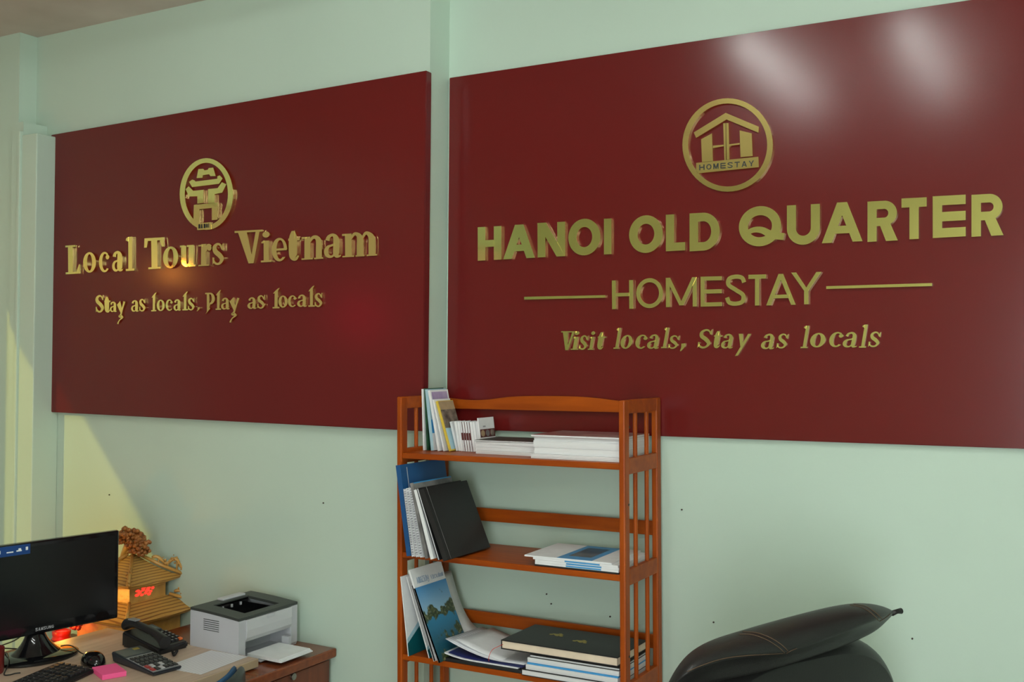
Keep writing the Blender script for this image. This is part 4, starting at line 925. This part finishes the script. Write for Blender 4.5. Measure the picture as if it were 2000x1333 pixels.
MB().box(-.0, -.46, .43, .39, -.05, .49, bev=.02, seg=3).build('seat', 'chairblue', oc)
MB().tube([(.195, .045, .55), (.195, .06, .42), (.195, -.1, .405)], .016, 8).build('back_bracket', 'bplast', oc)
MB().tube([(.195, -.25, .43), (.195, -.25, .08)], .025, 12).build('gas_column', 'bplast', oc)
for k in range(5):
    a = 2*math.pi*k/5
    o = MB().tube([(.195, -.25, .09), (.195+.24*math.cos(a), -.25+.24*math.sin(a), .062)], [.024, .015], 8).build('base_leg', 'bplast', oc)
    MB().ball((.195+.24*math.cos(a), -.25+.24*math.sin(a), .030), .024, .024, .028).build('caster', 'bplast', o)
# ---------------------------------------------------------------- black leather chair at the lower right
M['stitch'] = mat('tan_stitch', (.085, .048, .026), .8)
ec = thing('executive_chair', 'black leather executive chair with padded headrest and tan stitching', 'chair', loc=(0, 0, 0))
ST_ = [((1296, 1352), (1298, 1357), (1304, 1362)), ((1318, 1305), (1326, 1326), (1338, 1352)), ((1348, 1270), (1364, 1302), (1386, 1342)), ((1392, 1248), (1408, 1287), (1430, 1334)), ((1440, 1234), (1462, 1280), (1486, 1322)),
       ((1500, 1216), (1530, 1276), (1548, 1303)), ((1560, 1200), (1585, 1258), (1600, 1286)), ((1620, 1185), (1645, 1236), (1655, 1266)), ((1668, 1177), (1690, 1217), (1692, 1250)), ((1708, 1179), (1722, 1207), (1715, 1236)), ((1734, 1188), (1738, 1200), (1732, 1216)), ((1745, 1194), (1746, 1198), (1744, 1203))]
DIST = lambda px: 1.95+(px-1300)/445*.33
rs = []; seam = []; ridge = []
for T_, S_, U_ in ST_:
    d = DIST(T_[0]); e = min(1, (U_[1]-T_[1])/60)
    T3, S3_, U3 = atd(*T_, d), atd(*S_, d-.082*e), atd(*U_, d-.030*e)
    m1 = atd(T_[0]*.72+S_[0]*.28, T_[1]*.72+S_[1]*.28, d-.046*e); m2 = atd(T_[0]*.36+S_[0]*.64, T_[1]*.36+S_[1]*.64, d-.074*e)
    back = Vector((-.25, .97, 0)).normalized()
    n1 = T3+back*.045*e+Vector((0, 0, -.010*e)); n2 = T3+back*.075*e+Vector((0, 0, -.045*e)); n3 = U3+back*.060*e+Vector((0, 0, .0))
    rs.append([T3, m1, m2, S3_, S3_*.55+U3*.45+Vector((-.004*e, .026*e, -.004*e)), U3, n3, n2, n1]); seam.append(S3_); ridge.append((T3, m1, m2, S3_))
hr = MB().rings(rs).build('headrest', 'leather', ec, smooth=True, sub=2)
cr = hr.data.attributes.new('crease_edge', 'FLOAT', 'EDGE')
for e_ in hr.data.edges:
    a_, b_ = e_.vertices
    if a_ % 9 == 3 and b_ % 9 == 3: cr.data[e_.index].value = .85
bpy.context.view_layer.update()
hre = hr.evaluated_get(bpy.context.evaluated_depsgraph_get())
def onto(pts):
    out = []
    for q in cat_pts(pts, n=6):
        d = ray(*q).normalized(); ok, lc, nr, ix = hre.ray_cast(CAM, d)
        if ok: out.append(lc+nr*.0004)
    return out
for pts in ([(1342, 1313), (1372, 1300), (1410, 1288), (1450, 1282), (1490, 1279), (1530, 1277)], [(1443, 1240), (1470, 1241), (1498, 1251), (1520, 1265), (1533, 1277)], [(1450, 1235), (1477, 1237), (1505, 1247), (1527, 1261), (1540, 1274)],
            [(1660, 1183), (1682, 1187), (1702, 1199), (1716, 1213)], [(1667, 1181), (1689, 1185), (1708, 1196), (1722, 1209)], [(1536, 1277), (1546, 1271), (1556, 1267)], [(1718, 1214), (1728, 1208), (1738, 1200)]):
    o_ = onto(pts)
    if len(o_) > 2: MB().tube(o_, .0010, 5).build('seam_stitching', 'stitch', hr, smooth=True)
MB().tube([atd(1742, 1199, DIST(1742)), atd(1752, 1195, DIST(1750)), atd(1760, 1194, DIST(1757))], [.006, .005, .0065], 10).build('corner_tab', 'leather', hr, smooth=True)
# backrest slab: right outline from the photo, runs parallel to the headrest
eL, eR = atd(1330, 1340, 2.03), atd(1746, 1295, 2.36)
ax = (eR-eL); ax.z = 0; wl = ax.length; ax.normalize(); nb = Vector((-ax.y, ax.x, 0))
if nb.y < 0: nb = -nb
mid = (eL+eR)/2; zt_, zb2 = atd(1700, 1215, 2.36).z, .50
rs = []
for k in range(15):
    th_ = math.pi*(k/14); c = math.cos(th_)
    off = nb*(.075*(c))                                    # front to back
    sc_ = 1-abs(c)**3*.10
    ring_ = []
    for q in range(72):
        a = 2*math.pi*q/72; ca_, sa_ = math.cos(a), math.sin(a)
        px_ = (abs(ca_)**.62)*math.copysign(1, ca_)*wl/2*sc_; pz_ = (abs(sa_)**.62)*math.copysign(1, sa_)*(zt_-zb2)/2*sc_
        ring_.append(Vector((mid.x, mid.y, (zt_+zb2)/2))+ax*px_+Vector((0, 0, pz_))+off+nb*.03)
    rs.append(ring_)
MB().rings(rs).build('backrest', 'leather', ec, smooth=True)
sm = Vector((mid.x, mid.y, 0)) - nb*.28
mxs = Matrix(((ax.x, nb.x, 0, sm.x), (ax.y, nb.y, 0, sm.y), (0, 0, 1, 0), (0, 0, 0, 1)))
def loc(b): 
    for v in b.bm.verts: v.co = mxs @ v.co
    return b
loc(MB().box(-.27, -.26, .42, .27, .24, .54, bev=.045, seg=4)).build('seat', 'leather', ec, smooth='angle')
for s in (-1, 1): loc(MB().tube(cat_pts([(s*.29, .20, .50), (s*.31, .18, .66), (s*.31, -.02, .70), (s*.30, -.16, .64), (s*.28, -.14, .46)], n=5), .022, 10)).build('armrest', 'bplast', ec, smooth=True)
loc(MB().tube([(0, 0, .42), (0, 0, .08)], .028, 12)).build('gas_column', 'bplast', ec)
for k in range(5):
    a = 2*math.pi*k/5+.3
    o = loc(MB().tube([(0, 0, .095), (.31*math.cos(a), .31*math.sin(a), .065)], [.028, .018], 8)).build('base_leg', 'bplast', ec)
    loc(MB().ball((.31*math.cos(a), .31*math.sin(a), .031), .026, .026, .030)).build('caster', 'bplast', o)
# ---------------------------------------------------------------- the warm bulb and red lantern elsewhere in the room, seen in the signs as glows
t = thing('pendant_lamp', 'bare warm bulb hanging on a cord by the left doorway', 'lamp', Matrix.Translation((-3.96, -1.06, 2.08)))
MB().ball((0, 0, 0), .034, sub=3).build('bulb', mat('warm_bulb', (1, .6, .2), .3, emit=(1, .36, .05), estr=48), t, smooth=True)
MB().tube([(0, 0, .034), (0, 0, .075)], .014, 12).build('socket', 'bplast', t)
MB().tube([(0, 0, .075), (0, 0, ZC-2.08)], .003, 6).build('cord', 'rubber', t)
t = thing('red_lantern', 'round red paper lantern hanging from the ceiling behind the viewer', 'lantern', Matrix.Translation((-3.324, -1.72, 1.885)))
MB().lathe([(.02, -.12), (.07, -.10), (.11, -.05), (.12, 0), (.11, .05), (.07, .10), (.02, .12)], n=28).build('shade', mat('red_lantern_paper', (.5, .02, .05), .6, emit=(1, .05, .10), estr=3), t, smooth=True)
MB().tube([(0, 0, .12), (0, 0, ZC-1.885)], .003, 6).build('cord', 'rubber', t)
